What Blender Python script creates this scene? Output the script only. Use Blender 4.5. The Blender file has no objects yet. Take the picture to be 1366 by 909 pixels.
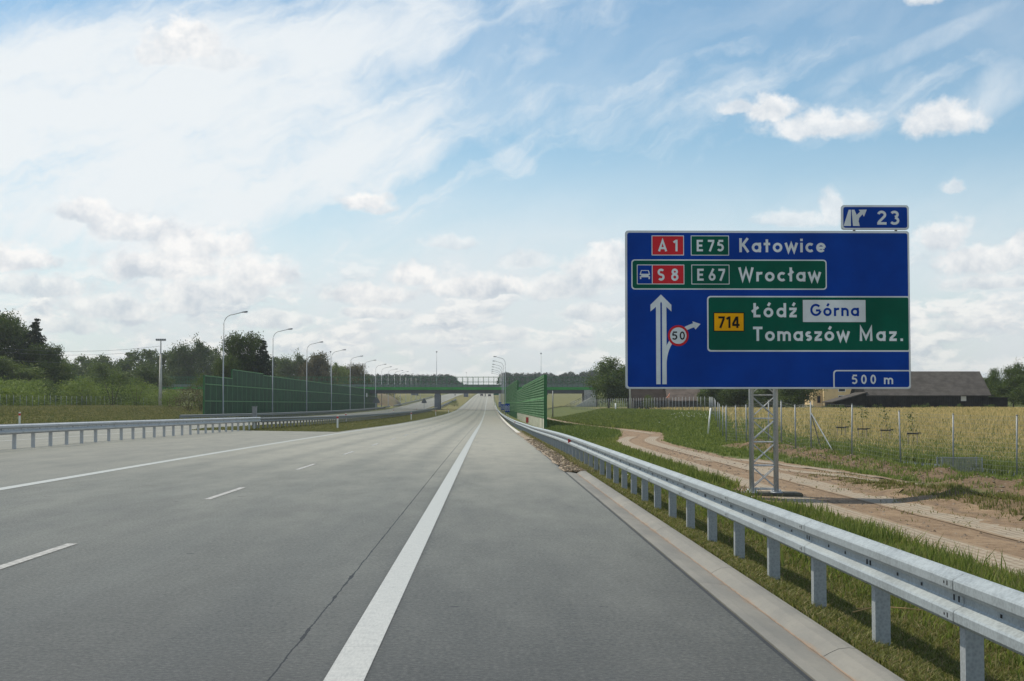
import bpy, math, random
import numpy as np
from mathutils import Matrix, Vector
random.seed(7); RNG = np.random.default_rng(7)
R = math.radians
S = bpy.context.scene
C = S.collection
FPX = 1940.0; CAMZ = 1.65
SUN_EL, SUN_AZ = R(56), R(-58)       # azimuth measured from +Y towards +X: sun is ahead, to the left

# ------------------------------------------------------------------ camera
cam_d = bpy.data.cameras.new('camera'); cam = bpy.data.objects.new('camera', cam_d); C.objects.link(cam)
cam.location = (0, 0, CAMZ); cam.rotation_euler = (R(90 + 2.61), 0, R(-0.945))
cam_d.sensor_width = 36; cam_d.lens = 36 * FPX / 1366; cam_d.clip_end = 9000; cam_d.clip_start = .1
S.camera = cam
CM = Matrix.Rotation(R(-0.945), 3, 'Z') @ Matrix.Rotation(R(92.61), 3, 'X')
def at(px, py, Y):
    d = CM @ Vector(((px - 683) / FPX, (454.5 - py) / FPX, -1)); d *= Y / d.y
    return Vector((d.x, d.y, d.z + CAMZ))
def atx(px, Y): return at(px, 543, Y).x
def atz(py, Y): return at(660, py, Y).z

# ------------------------------------------------------------------ node helper
class NS:
    def __init__(s, t, sock): s.t = t; s.k = sock
    def _m(s, op, *a, clamp=False):
        n = s.t.nodes.new('ShaderNodeMath'); n.operation = op; n.use_clamp = clamp
        for i, v in enumerate((s,) + a):
            if isinstance(v, NS): s.t.links.new(v.k, n.inputs[i])
            else: n.inputs[i].default_value = v
        return NS(s.t, n.outputs[0])
    def __add__(s, o): return s._m('ADD', o)
    __radd__ = __add__
    def __sub__(s, o): return s._m('SUBTRACT', o)
    def __rsub__(s, o): return (s * -1.0) + o
    def __mul__(s, o): return s._m('MULTIPLY', o)
    __rmul__ = __mul__
    def __truediv__(s, o): return s._m('DIVIDE', o)
    def mx(s, o): return s._m('MAXIMUM', o)
    def mn(s, o): return s._m('MINIMUM', o)
    def ab(s): return s._m('ABSOLUTE')
    def pw(s, o): return s._m('POWER', o)
    def lt(s, o): return s._m('LESS_THAN', o)
    def gt(s, o): return s._m('GREATER_THAN', o)
    def frac(s): return s._m('FRACT')
    def ss(s, a, b):                                     # smoothstep a..b (a>b allowed)
        n = s.t.nodes.new('ShaderNodeMapRange'); n.interpolation_type = 'SMOOTHSTEP'
        inv = a > b
        n.inputs['From Min'].default_value = min(a, b); n.inputs['From Max'].default_value = max(a, b)
        n.inputs['To Min'].default_value = 1 if inv else 0; n.inputs['To Max'].default_value = 0 if inv else 1
        s.t.links.new(s.k, n.inputs['Value']); return NS(s.t, n.outputs['Result'])
def new_node(t, ty, **kw):
    n = t.nodes.new(ty)
    for k, v in kw.items(): setattr(n, k, v)
    return n
def noise(t, vec, scale, detail=4, rough=.55, dist=0, color=False):
    n = t.nodes.new('ShaderNodeTexNoise'); n.inputs['Scale'].default_value = scale
    n.inputs['Detail'].default_value = detail; n.inputs['Roughness'].default_value = rough
    n.inputs['Distortion'].default_value = dist
    if vec is not None: t.links.new(vec, n.inputs['Vector'])
    return n.outputs['Color'] if color else NS(t, n.outputs['Fac'])
def comb(t, x, y, z=0.0):
    n = t.nodes.new('ShaderNodeCombineXYZ')
    for i, v in enumerate((x, y, z)):
        if isinstance(v, NS): t.links.new(v.k, n.inputs[i])
        else: n.inputs[i].default_value = v
    return n.outputs[0]
def sep(t, v):
    n = t.nodes.new('ShaderNodeSeparateXYZ'); t.links.new(v, n.inputs[0])
    return [NS(t, n.outputs[i]) for i in range(3)]
def mixc(t, f, a, b):
    n = t.nodes.new('ShaderNodeMix'); n.data_type = 'RGBA'
    for sock, v in ((n.inputs[0], f), (n.inputs[6], a), (n.inputs[7], b)):
        if isinstance(v, NS): t.links.new(v.k, sock)
        elif isinstance(v, (tuple, list)): sock.default_value = (*v[:3], 1)
        elif isinstance(v, (int, float)): sock.default_value = v
        else: t.links.new(v, sock)
    return n.outputs[2]

# ------------------------------------------------------------------ world: sky and clouds
def build_world():
    w = bpy.data.worlds.new('World'); S.world = w; w.use_nodes = True
    t = w.node_tree; bg = t.nodes['Background']
    sky = new_node(t, 'ShaderNodeTexSky', sky_type='NISHITA', sun_disc=False)
    sky.sun_elevation = SUN_EL; sky.sun_rotation = SUN_AZ; sky.altitude = 200
    sky.air_density = 1.0; sky.dust_density = 0.7; sky.ozone_density = 2.2
    tc = t.nodes.new('ShaderNodeTexCoord'); x, y, z = sep(t, tc.outputs['Generated'])
    u = NS(t, x._m('ARCTAN2', y).k); v = NS(t, z._m('ARCSINE').k)
    U = u * 1940.0; V = v * 1940.0       # milli-units: 1940 per radian
    base = comb(t, U / 100.0, V / 100.0, 0.0)
    # ---- shared noise
    nzc = noise(t, base, 2.6, 8, .60, .1, color=True); nr_, ng_, nb_ = sep(t, nzc)          # billows, about 40 px
    nbig = noise(t, base, .9, 5, .55)
    Uw = U + (ng_ - .5) * 26.0; Vw = V + (nb_ - .5) * 20.0
    # ---- cumulus puffs (cx, cy, half width, half height) on the 1366x909 frame around (651, 543)
    num = None; den = None; cum = None
    for c in [(255, 75, 64, 38, 1), (215, 92, 40, 22, .8), (300, 95, 60, 22, .5), (486, 272, 42, 20, 1), (505, 280, 30, 12, .8), (1032, 158, 46, 26, 1), (1092, 180, 95, 26, .95), (985, 152, 34, 13, .8),
              (1245, 180, 68, 32, 1), (1227, 26, 26, 15, .9), (1107, 285, 20, 34, .7), (1052, 298, 66, 16, .6), (1255, 264, 18, 13, .7),
              (130, 296, 46, 26, 1), (190, 315, 80, 30, 1), (265, 335, 90, 34, 1), (235, 362, 130, 34, 1), (300, 392, 110, 34, .9), (352, 372, 50, 40, 1), (36, 358, 80, 26, 1), (75, 392, 90, 24, .8),
              (160, 418, 90, 26, .8), (245, 412, 46, 18, .8), (80, 440, 110, 18, .7), (370, 430, 60, 22, .8), (553, 370, 46, 24, 1), (492, 396, 80, 22, 1), (505, 420, 64, 12, .9), (640, 385, 100, 24, 1), (605, 326, 56, 15, .55), (703, 350, 46, 18, .55),
              (1245, 330, 40, 34, .9), (1290, 358, 70, 30, .9), (1345, 352, 46, 34, .9), (1320, 388, 90, 16, .8), (745, 388, 66, 26, .8), (805, 362, 60, 46, .9), (790, 420, 70, 20, .7), (-6, 130, 26, 18, .8), (-2, 288, 34, 30, .8),
              (665, 448, 56, 16, .7), (560, 455, 60, 14, .6), (470, 470, 70, 12, .6), (740, 460, 60, 14, .6), (1255, 440, 60, 16, .6)]:
        cx_, cy_, ra, rb, amp = c
        dx = (Uw - (cx_ - 651.0)) * (1.0 / ra); dv = (Vw - (543.0 - cy_)) * (1.0 / rb)
        dd = dv.mx(dv * -1.5); rr = (dx * dx + dd * dd).pw(.5)
        m_ = (((nr_ - .5) * 1.5 + 1.0) - rr).ss(-.06, .50) * amp
        hgt = dv * m_
        num = hgt if num is None else num + hgt; den = m_ if den is None else den + m_; cum = m_ if cum is None else cum.mx(m_)
    # ---- small low clouds towards the horizon
    f0 = noise(t, comb(t, Uw / 100.0, (Vw * 2.3) / 100.0, 5.0), 1.15, 8, .58, .1)
    f1 = noise(t, comb(t, Uw / 100.0, ((Vw + 10.0) * 2.3) / 100.0, 5.0), 1.15, 8, .58, .1)
    band = V.ss(-10.0, 50.0) * V.ss(250.0, 110.0)
    fc = (f0 + V.ss(150.0, 60.0) * .07).ss(.49, .62) * band * .85
    gen = noise(t, tc.outputs['Generated'], 2.4, 6, .6, .3).ss(.47, .66) * V.ss(240.0, 420.0) * (1.0 - y.ss(.55, .8))
    hi = (num / (den + .05))                                     # -1 base .. +1 top
    puff = (hi * .55 + (nb_ - .5) * 2.6 + (ng_ - .5) * 1.4 + .52).mn(1.0).mx(0.0)
    fsh = ((f0 - f1) * 6.0 + (nb_ - .5) * 1.2 + .62).mn(1.0).mx(0.0)
    wsel = cum.ss(.1, .6)
    shade = puff * wsel + fsh * (1.0 - wsel)
    body = cum.mx(fc).mx(gen * .9)
    # ---- thin high veil: fibres combed towards the upper right
    ang = R(23)
    sx = (U * math.cos(ang) + V * math.sin(ang)) / 100.0 + (nbig - .5) * .8; sy = (V * math.cos(ang) - U * math.sin(ang)) / 100.0 + (nbig - .5) * .9
    st = noise(t, comb(t, sx * .22, sy * 1.7, 3.1), 1.0, 7, .62, .5)
    st2 = noise(t, comb(t, sx * .30, sy * .62, 9.1), 1.0, 6, .58, .6)
    st3 = noise(t, comb(t, sx * .9, sy * 1.5, 1.7), 1.0, 7, .62, .4)
    def soft(cx, cy, a, b, p=1.0, rot=0):
        dx = U - (cx - 651.0); dv = V - (543.0 - cy)
        c, s_ = math.cos(R(rot)), math.sin(R(rot))
        ex = (dx * c + dv * s_) / a; ey = (dv * c - dx * s_) / b
        return (ex * ex + ey * ey).ss(1.0, 0.0) * p
    env = soft(190, 200, 520, 230, 1.05, 6).mx(soft(380, 95, 330, 95, .95, 17)).mx(soft(60, 330, 640, 200, .8)).mx(soft(470, 20, 210, 60, .7, 25))
    env = env.mx(soft(430, 145, 120, 26, .8, 8)).mx(soft(930, 170, 420, 120, .30, 8)).mx(soft(683, 215, 70, 30, .42, -30)).mx(soft(760, 20, 200, 80, .25, 10))
    fib = (st - .5) * 1.3 + (st2 - .5) * 1.5 + (st3 - .5) * 1.1
    veil = (env * 1.27 - .18 + fib * 1.25).ss(-.22, 1.15)
    trail = (soft(1215, 85, 200, 19, .40, 20).mx(soft(1330, 132, 130, 40, .45, 33)).mx(soft(1130, 120, 60, 14, .4, 35)).mx(soft(500, 72, 110, 15, .8, 9))) * ((st3 - .5) * 3.4 + .85).mx(0.0)
    low = V.ss(385.0, 140.0)
    lowr = (low * ((st2 - .5) * .9 + (st3 - .5) * .5 + .86)).mn(.96).mx(0.0)
    alpha_v = veil.mx(trail.mn(1.0)).mx(lowr).mx(.03 + (st2 - .44).mx(0.0) * 1.0)
    vcol = mixc(t, V.ss(340.0, 20.0), (8.5, 9.0, 9.35), (7.55, 7.9, 8.15))
    vcol = mixc(t, soft(140, 210, 560, 260, .9), vcol, (8.9, 9.25, 9.4))
    skc = new_node(t, 'ShaderNodeMix', data_type='RGBA', blend_type='MULTIPLY'); skc.inputs[0].default_value = 1
    t.links.new(sky.outputs[0], skc.inputs[6]); skc.inputs[7].default_value = (SKYM[0], SKYM[1], SKYM[2], 1)
    c1 = mixc(t, alpha_v * .95, skc.outputs[2], vcol)
    cbase = mixc(t, V.ss(40.0, 300.0), (5.6, 6.15, 6.75), (6.6, 7.15, 7.75)); ctop = mixc(t, V.ss(30.0, 240.0), (9.5, 9.4, 9.0), (10.0, 9.9, 9.75))
    ccol = mixc(t, shade, cbase, ctop)
    fade = (V.ss(-10.0, 110.0) * .42 + .58) * (1.0 - U.ss(150.0, 500.0) * V.ss(200.0, 300.0) * .12)
    c2 = mixc(t, body * fade, c1, ccol)
    t.links.new(c2, bg.inputs['Color']); bg.inputs['Strength'].default_value = .1
SKYM = (1.08, 1.27, 1.22)
build_world()
sd = bpy.data.lights.new('sun', 'SUN'); sd.energy = 4.4; sd.angle = R(.6); sd.color = (1, .915, .765)
so = bpy.data.objects.new('sun', sd); C.objects.link(so)
sv = Vector((math.sin(SUN_AZ) * math.cos(SUN_EL), math.cos(SUN_AZ) * math.cos(SUN_EL), math.sin(SUN_EL)))
so.rotation_euler = sv.to_track_quat('Z', 'Y').to_euler(); so.location = (-50, 60, 120)
S.view_settings.view_transform = 'Standard'; S.view_settings.look = 'None'; S.view_settings.gamma = 1
S.view_settings.use_curve_mapping = False; S.view_settings.exposure = 0.0
S.cycles.use_denoising = True; S.cycles.volume_bounces = 0; S.cycles.max_bounces = 6
S.cycles.transparent_max_bounces = 16

# ------------------------------------------------------------------ materials
MATS = {}
def mat(name, col, rough=.6, metal=0.0, var=.0, vscale=1.0, bump=0.0, bscale=20.0, col2=None, spec=.5, coord='Object', trans=0.0):
    if name in MATS: return MATS[name]
    m = bpy.data.materials.new(name); m.use_nodes = True; t = m.node_tree
    p = t.nodes['Principled BSDF']; p.inputs['Roughness'].default_value = rough; p.inputs['Metallic'].default_value = metal
    p.inputs['Specular IOR Level'].default_value = spec
    p.inputs['Base Color'].default_value = (*col, 1)
    tc = t.nodes.new('ShaderNodeTexCoord'); vec = tc.outputs[coord]
    if var or col2:
        n = noise(t, vec, vscale, 6, .6)
        c2 = col2 if col2 else tuple(min(1, c * (1 + var)) for c in col)
        c1 = col if col2 else tuple(c * (1 - var) for c in col)
        t.links.new(mixc(t, n.ss(.35, .65), c1, c2), p.inputs['Base Color'])
    if bump:
        b = t.nodes.new('ShaderNodeBump'); b.inputs['Strength'].default_value = bump; b.inputs['Distance'].default_value = .02
        t.links.new(noise(t, vec, bscale, 5, .6).k, b.inputs['Height']); t.links.new(b.outputs[0], p.inputs['Normal'])
    MATS[name] = m; return m

def galv(name, base, rough=.42, metal=.55):
    m = mat(name, base, rough, metal); t = m.node_tree; p = t.nodes['Principled BSDF']
    tc = t.nodes.new('ShaderNodeTexCoord'); x, y, z = sep(t, tc.outputs['Object'])
    v = t.nodes.new('ShaderNodeTexVoronoi'); v.inputs['Scale'].default_value = 45; t.links.new(tc.outputs['Object'], v.inputs['Vector'])
    vv = NS(t, v.outputs['Distance'])
    st = noise(t, comb(t, x * 6.0, y * 6.0, z * .8), 2.5, 5, .6)
    n = noise(t, tc.outputs['Object'], 1.4, 5, .6)
    f = (vv * .35 + st * .5 + n * .45).ss(.35, .85)
    t.links.new(mixc(t, f, tuple(c * .74 for c in base), tuple(min(1, c * 1.16) for c in base)), p.inputs['Base Color'])
    t.links.new((n * .25 + (rough - .1)).k, p.inputs['Roughness'])
    return m
M_GALV = galv('galvanized_steel', (.29, .325, .34), .5, .3)
M_GALVD = galv('weathered_steel', (.24, .25, .255), .6, .2)
M_GALVP = galv('pale_galvanized_steel', (.50, .52, .52), .5, .2)
M_GPOST = galv('rail_post_steel', (.31, .335, .35), .6, .2)
M_MAST = galv('mast_steel', (.50, .52, .53), .42, .4)
M_DARK = mat('dark_hole', (.02, .02, .022), .8)
M_CONC = mat('concrete', (.36, .35, .33), .85, var=.14, vscale=1.3, bump=.25, bscale=30)
M_CONCL = mat('light_concrete', (.50, .48, .43), .85, var=.12, vscale=1.6, bump=.2, bscale=25)
M_CONCD = mat('dark_concrete', (.12, .125, .13), .8, var=.2, vscale=.7)
M_PIER = mat('pier_concrete', (.17, .18, .20), .8, var=.15, vscale=.7)
M_MOSSY = mat('mossy_concrete', (.055, .055, .045), .95, col2=(.09, .085, .06), vscale=5, bump=.4, bscale=18)
M_WHITE = mat('white_paint', (.78, .78, .75), .5)
M_RED = mat('red_paint', (.55, .03, .03), .45)
M_ORANGE = mat('orange_sealant', (.22, .155, .105), .8, var=.2, vscale=3)
M_POLE = mat('lamp_pole_steel', (.34, .36, .37), .45, .5, var=.08, vscale=.5)
M_HEAD = mat('lamp_head_grey', (.12, .13, .14), .4, .3)
M_LENS = mat('lamp_glass', (.5, .52, .52), .15)
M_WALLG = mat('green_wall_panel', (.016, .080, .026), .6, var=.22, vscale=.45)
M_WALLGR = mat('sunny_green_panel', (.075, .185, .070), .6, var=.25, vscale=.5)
M_WALLGL = mat('light_green_rail', (.11, .30, .10), .6, var=.1, vscale=1)
M_WALLGP = mat('green_post_paint', (.014, .12, .026), .45, var=.15, vscale=.6)
M_WALLBASE = mat('wall_base_concrete', (.62, .60, .50), .85, var=.12, vscale=.9)
M_BRIDGEG = mat('bridge_green', (.025, .26, .04), .5, var=.12, vscale=.2)
M_BRIDGED = mat('bridge_girder_grey', (.075, .075, .082), .7, var=.15, vscale=.2)
M_WOODW = mat('barn_boards', (.022, .020, .018), .95, var=.35, vscale=1.2, spec=.08)
M_TRUNK = mat('bark', (.075, .058, .045), .9, var=.3, vscale=3, bump=.5, bscale=8)
M_TIE = mat('rubber_tie', (.015, .015, .015), .7)
M_STAKE = mat('stake_wood', (.42, .33, .20), .8, var=.15, vscale=6)
M_PLASTIC = mat('mulch_film', (.055, .058, .075), .45, var=.3, vscale=1.5)
M_TWIG = mat('dry_twig', (.16, .09, .045), .9)
M_STRAW = mat('dry_straw', (.45, .30, .13), .8)
M_GLASSD = mat('dark_glass', (.02, .025, .03), .1)
M_TYRE = mat('tyre_rubber', (.02, .02, .02), .9)
M_CARD = mat('dark_car_paint', (.03, .035, .045), .3, .3)
M_CARS = mat('grey_car_paint', (.06, .06, .065), .3, .3)
M_PLAST = mat('cream_plaster', (.66, .50, .27), .85, var=.07, vscale=.8)
M_PINK = mat('pink_plaster', (.55, .25, .17), .9)
M_BRICKW = mat('dark_house_wall', (.045, .045, .042), .95, var=.25, vscale=1, spec=.1)
M_SHEETW = mat('white_boards', (.6, .6, .58), .7)
M_BROWN = mat('brown_paint', (.12, .05, .03), .7)

def roof_mat(name, a, b):
    m = mat(name, a, .95, spec=.08); t = m.node_tree; p = t.nodes['Principled BSDF']
    tc = t.nodes.new('ShaderNodeTexCoord'); x, y, z = sep(t, tc.outputs['Object'])
    row = (z * 3.2).frac().ss(.0, .35); col = (x * 3.5).frac().ss(0, .3)
    n = noise(t, tc.outputs['Object'], .8, 6, .65); n2 = noise(t, tc.outputs['Object'], 6, 3, .6)
    c = mixc(t, n.ss(.3, .7), a, b); c = mixc(t, (row * col * .35 + .65 + (n2 - .5) * .7).mn(1.0).mx(0.0), (a[0] * .4, a[1] * .4, a[2] * .4), c)
    t.links.new(c, p.inputs['Base Color']); return m
M_ROOFB = roof_mat('barn_roof_tiles', (.064, .059, .054), (.108, .099, .091))
M_ROOFH = roof_mat('house_roof_tiles', (.085, .068, .060), (.15, .125, .108))
M_ROOFD = roof_mat('dark_roof_tiles', (.026, .020, .017), (.042, .034, .030))

def m_road():
    m = bpy.data.materials.new('concrete_pavement'); m.use_nodes = True; t = m.node_tree; p = t.nodes['Principled BSDF']
    g = t.nodes.new('ShaderNodeNewGeometry'); x, y, z = sep(t, g.outputs['Position'])
    pos = g.outputs['Position']
    big = noise(t, comb(t, x * .35, y * .035), 1.0, 5, .6)
    mid = noise(t, comb(t, x * 1.2, y * .25), 1.0, 6, .65)
    fine = noise(t, comb(t, x, y), 28.0, 4, .7)
    grit = noise(t, comb(t, x, y), 150.0, 3, .8)
    brush = noise(t, comb(t, x * 2.0, y * 55.0), 1.0, 4, .7)
    base = mixc(t, big.ss(.3, .7), (.040, .040, .036), (.057, .055, .048))
    base = mixc(t, mid.ss(.4, .75) * .55, base, (.092, .089, .080))
    # paler further ahead: sunlit, low-angle brightness of the road painted into its colour
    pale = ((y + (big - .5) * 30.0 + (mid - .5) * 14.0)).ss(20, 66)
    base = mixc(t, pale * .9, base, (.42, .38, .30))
    # slightly greener, darker hard shoulder right of the edge line
    base = mixc(t, x.ss(-.85, -.6) * x.ss(9, 2.2) * .45, base, (.040, .047, .043)) if False else base
    base = mixc(t, x.ss(-8.85, -9.3) * .75, base, (.125, .117, .10))
    # wheel paths
    for cx in (-2.0, -3.6, -5.9, -7.7):
        w = (((x - cx) / .35).ab()).ss(1.6, 0.0)
        base = mixc(t, w * (.35 + mid * .35), base, (.036, .038, .038))
    tone = ((fine - .5) * 1.5 + (grit - .5) * 1.3 + (brush - .5) * .7 + .5).mx(0).mn(1)
    base = mixc(t, (tone - .5).mx(0.0) * 1.3, base, (.20, .195, .18)); base = mixc(t, (.5 - tone).mx(0.0) * 1.7, base, (.008, .009, .009))
    # longitudinal joint with crumbled edge
    jn = noise(t, comb(t, 0.0, y * 1.6), 1.0, 6, .7); jn2 = noise(t, comb(t, 7.0, y * .9), 1.0, 5, .75)
    wid = (jn2.ss(.50, .66) * .014 + noise(t, comb(t, x * 4.0, y * 3.0), 1.0, 5, .8).ss(.60, .72) * .02 + .0062)
    j = ((x + 1.31 + (jn - .5) * .05).ab() - wid).lt(0.0)
    base = mixc(t, j * .95, base, (.008, .008, .008))
    j2 = ((x + 4.93 + (jn - .5) * .02).ab()).lt(.006); base = mixc(t, j2 * .5, base, (.05, .05, .05))
    j4 = ((x - 1.985).ab()).lt(.018); base = mixc(t, j4 * .9, base, (.025, .025, .025))
    # transverse joints every 5 m
    tj = (((y + (mid - .5) * .02) / 5.0).frac() - .5).ab().gt(.4988)
    base = mixc(t, tj * .35, base, (.07, .07, .07))
    # small stains
    sp = noise(t, comb(t, x, y), 2.6, 3, .6).ss(.70, .74); base = mixc(t, sp * .6, base, (.012, .012, .012))
    dr = noise(t, comb(t, x * 3.0, y * .12), 1.0, 5, .65).ss(.55, .75); base = mixc(t, dr * .6, base, (.085, .083, .075))
    t.links.new((((tone - .5) * .9 + .62 + (mid - .5) * .7).mx(.05).mn(1.0) * (1.0 - j) * (1.0 - j4 * .8) * (1.0 - sp * .6)).k, p.inputs['Sheen Weight'])
    t.links.new(base, p.inputs['Base Color']); p.inputs['Roughness'].default_value = .6; p.inputs['Specular IOR Level'].default_value = .3; p.inputs['Diffuse Roughness'].default_value = 1.0
    p.inputs['Sheen Weight'].default_value = 1.0; p.inputs['Sheen Roughness'].default_value = .20; p.inputs['Sheen Tint'].default_value = (1, .90, .72, 1)
    b = t.nodes.new('ShaderNodeBump'); b.inputs['Strength'].default_value = .15; b.inputs['Distance'].default_value = .004
    t.links.new((grit * .6 + brush * .5).k, b.inputs['Height']); t.links.new(b.outputs[0], p.inputs['Normal'])
    return m
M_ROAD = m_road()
def m_line():
    m = bpy.data.materials.new('road_paint'); m.use_nodes = True; t = m.node_tree; p = t.nodes['Principled BSDF']
    g = t.nodes.new('ShaderNodeNewGeometry'); x, y, z = sep(t, g.outputs['Position'])
    br = noise(t, comb(t, x * 60.0, y * 9.0), 1.0, 5, .7); w = noise(t, comb(t, x, y), 9.0, 6, .75); w2 = noise(t, comb(t, x, y * .3), 1.2, 4, .6)
    c = mixc(t, (br * .6 + w * .5).ss(.35, .75), (.28, .285, .28), (.50, .50, .48))
    c = mixc(t, (w - .1 + w2 * .25).ss(.64, .72) * .8, c, (.09, .09, .088))
    tj = ((y / 5.0).frac() - .5).ab().gt(.4985); c = mixc(t, tj * .6, c, (.12, .12, .12))
    t.links.new(c, p.inputs['Base Color']); p.inputs['Roughness'].default_value = .6; p.inputs['Specular IOR Level'].default_value = .3; p.inputs['Sheen Weight'].default_value = 1; p.inputs['Sheen Roughness'].default_value = .25; p.inputs['Sheen Tint'].default_value = (1, .95, .85, 1)
    return m
M_LINE = m_line()
M_DASH = mat('worn_road_paint', (.40, .40, .385), .7, col2=(.22, .225, .215), vscale=14)

def m_ground():
    m = bpy.data.materials.new('grassy_soil'); m.use_nodes = True; t = m.node_tree; p = t.nodes['Principled BSDF']
    g = t.nodes.new('ShaderNodeNewGeometry'); x, y, z = sep(t, g.outputs['Position']); pos = comb(t, x, y)
    a = t.nodes.new('ShaderNodeAttribute'); a.attribute_name = 'tone'; tr, tg, tb = sep(t, a.outputs['Color'])
    n1 = noise(t, pos, .25, 6, .65); n2 = noise(t, pos, 2.2, 6, .7); n3 = noise(t, pos, 14, 4, .7)
    grass = mixc(t, (n1 * .5 + n2 * .6).ss(.35, .75), (.050, .070, .018), (.112, .128, .036))
    dry = mixc(t, (n1 * .6 + n2 * .5).ss(.35, .72), (.15, .125, .05), (.27, .215, .09))
    soil = mixc(t, (n2 * .7 + n3 * .4).ss(.35, .75), (.09, .060, .035), (.20, .14, .085))
    jit = (n2 - .5) * .7 + (n3 - .5) * .35
    c = mixc(t, (tr + jit * tr * 1.2).mn(1).mx(0), grass, dry)
    c = mixc(t, (tb * 1.25 + jit * .9 - .12).ss(.35, .65), c, soil)
    c = mixc(t, n3.ss(.45, .3) * .5, c, (.03, .032, .015))
    t.links.new(c, p.inputs['Base Color']); p.inputs['Roughness'].default_value = .95; p.inputs['Specular IOR Level'].default_value = .2
    b = t.nodes.new('ShaderNodeBump'); b.inputs['Strength'].default_value = .8; b.inputs['Distance'].default_value = .08
    t.links.new((n2 * .6 + n3 * .4).k, b.inputs['Height']); t.links.new(b.outputs[0], p.inputs['Normal'])
    return m
M_GROUND = m_ground()
def m_dirt():
    m = bpy.data.materials.new('sandy_dirt'); m.use_nodes = True; t = m.node_tree; p = t.nodes['Principled BSDF']
    g = t.nodes.new('ShaderNodeNewGeometry'); x, y, z = sep(t, g.outputs['Position']); pos = comb(t, x, y)
    n1 = noise(t, pos, .7, 6, .7); n2 = noise(t, pos, 5.0, 6, .75); n3 = noise(t, pos, 35, 3, .7)
    c = mixc(t, n1.ss(.3, .7), (.155, .098, .052), (.245, .166, .095)); c = mixc(t, n2.ss(.45, .75) * .7, c, (.32, .245, .16))
    c = mixc(t, n2.ss(.48, .28) * .8, c, (.075, .050, .032)); c = mixc(t, n3.ss(.58, .7) * .45, c, (.36, .31, .25))
    uv = t.nodes.new('ShaderNodeUVMap'); u_, v_, _q = sep(t, uv.outputs[0]); rut = (((u_ + (n1 - .5) * .08) * 4.0).frac() - .5).ab().ss(.16, .0) * n1.ss(.35, .6)
    c = mixc(t, rut * .65, c, (.085, .058, .038))
    t.links.new(c, p.inputs['Base Color']); p.inputs['Roughness'].default_value = .95
    b = t.nodes.new('ShaderNodeBump'); b.inputs['Strength'].default_value = 1; b.inputs['Distance'].default_value = .06
    t.links.new((n2 * .7 + n3 * .2).k, b.inputs['Height']); t.links.new(b.outputs[0], p.inputs['Normal'])
    return m
M_DIRT = m_dirt()
def m_slab():
    m = bpy.data.materials.new('perforated_slabs'); m.use_nodes = True; t = m.node_tree; p = t.nodes['Principled BSDF']
    uv = t.nodes.new('ShaderNodeUVMap'); u, v, _ = sep(t, uv.outputs[0])
    g = t.nodes.new('ShaderNodeNewGeometry')
    n1 = noise(t, g.outputs['Position'], 1.3, 6, .7); n2 = noise(t, g.outputs['Position'], 12, 4, .7)
    c = mixc(t, n1.ss(.3, .7), (.25, .215, .16), (.36, .315, .24))
    rowu = ((u * 6.0).frac() - .5).ab().lt(.24); rowv = ((v * 5.0).frac() - .5).ab().lt(.33)
    sl = ((v / 1.0).frac() - .5).ab().gt(.485)
    c = mixc(t, rowu * rowv * .75, c, (.16, .115, .075)); c = mixc(t, sl * .8, c, (.12, .09, .06))
    c = mixc(t, (n1 * .5 + n2 * .6).ss(.50, .68) * .85, c, (.21, .148, .09))
    edge = (u - .5).ab() + (n2 - .5) * .35; c = mixc(t, edge.ss(.34, .46), c, (.22, .155, .092))
    t.links.new(c, p.inputs['Base Color']); p.inputs['Roughness'].default_value = .9
    return m
M_SLAB = m_slab()
def m_gravel():
    m = mat('gravel_verge', (.24, .19, .14), .95); t = m.node_tree; p = t.nodes['Principled BSDF']
    g = t.nodes.new('ShaderNodeNewGeometry'); v = t.nodes.new('ShaderNodeTexVoronoi'); v.inputs['Scale'].default_value = 16
    t.links.new(g.outputs['Position'], v.inputs['Vector']); r, gg, b_ = sep(t, v.outputs['Color']); n = noise(t, g.outputs['Position'], 2.0, 6, .7)
    c = mixc(t, r, (.20, .15, .105), (.40, .33, .25)); c = mixc(t, n.ss(.52, .68) * .7, c, (.13, .13, .045))
    t.links.new(c, p.inputs['Base Color'])
    b = t.nodes.new('ShaderNodeBump'); b.inputs['Strength'].default_value = 1; b.inputs['Distance'].default_value = .05
    t.links.new(NS(t, v.outputs['Distance'])._m('MULTIPLY', -1.0).k, b.inputs['Height']); t.links.new(b.outputs[0], p.inputs['Normal'])
    return m
M_GRAVEL = m_gravel()
def m_leaf(name, a, b, tr=.35, dead=None):
    m = bpy.data.materials.new(name); m.use_nodes = True; t = m.node_tree; p = t.nodes['Principled BSDF']
    g = t.nodes.new('ShaderNodeNewGeometry'); oi = t.nodes.new('ShaderNodeObjectInfo'); tc = t.nodes.new('ShaderNodeTexCoord')
    n = noise(t, tc.outputs['Object'], .9, 4, .6); isl = NS(t, g.outputs['Random Per Island'])
    f = (n * .5 + isl * .55 + NS(t, oi.outputs['Random']) * .25 - .15)
    c = mixc(t, f.ss(.15, .85), a, b)
    if dead: c = mixc(t, isl.gt(.80), c, dead)
    t.links.new(c, p.inputs['Base Color']); p.inputs['Roughness'].default_value = .6; p.inputs['Specular IOR Level'].default_value = .25
    tl = t.nodes.new('ShaderNodeBsdfTranslucent'); t.links.new(c, tl.inputs['Color'])
    mx = t.nodes.new('ShaderNodeMixShader'); mx.inputs[0].default_value = tr
    t.links.new(p.outputs[0], mx.inputs[1]); t.links.new(tl.outputs[0], mx.inputs[2])
    t.links.new(mx.outputs[0], t.nodes['Material Output'].inputs['Surface'])
    return m
M_LEAF = m_leaf('dark_foliage', (.036, .062, .012), (.092, .135, .026))
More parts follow.
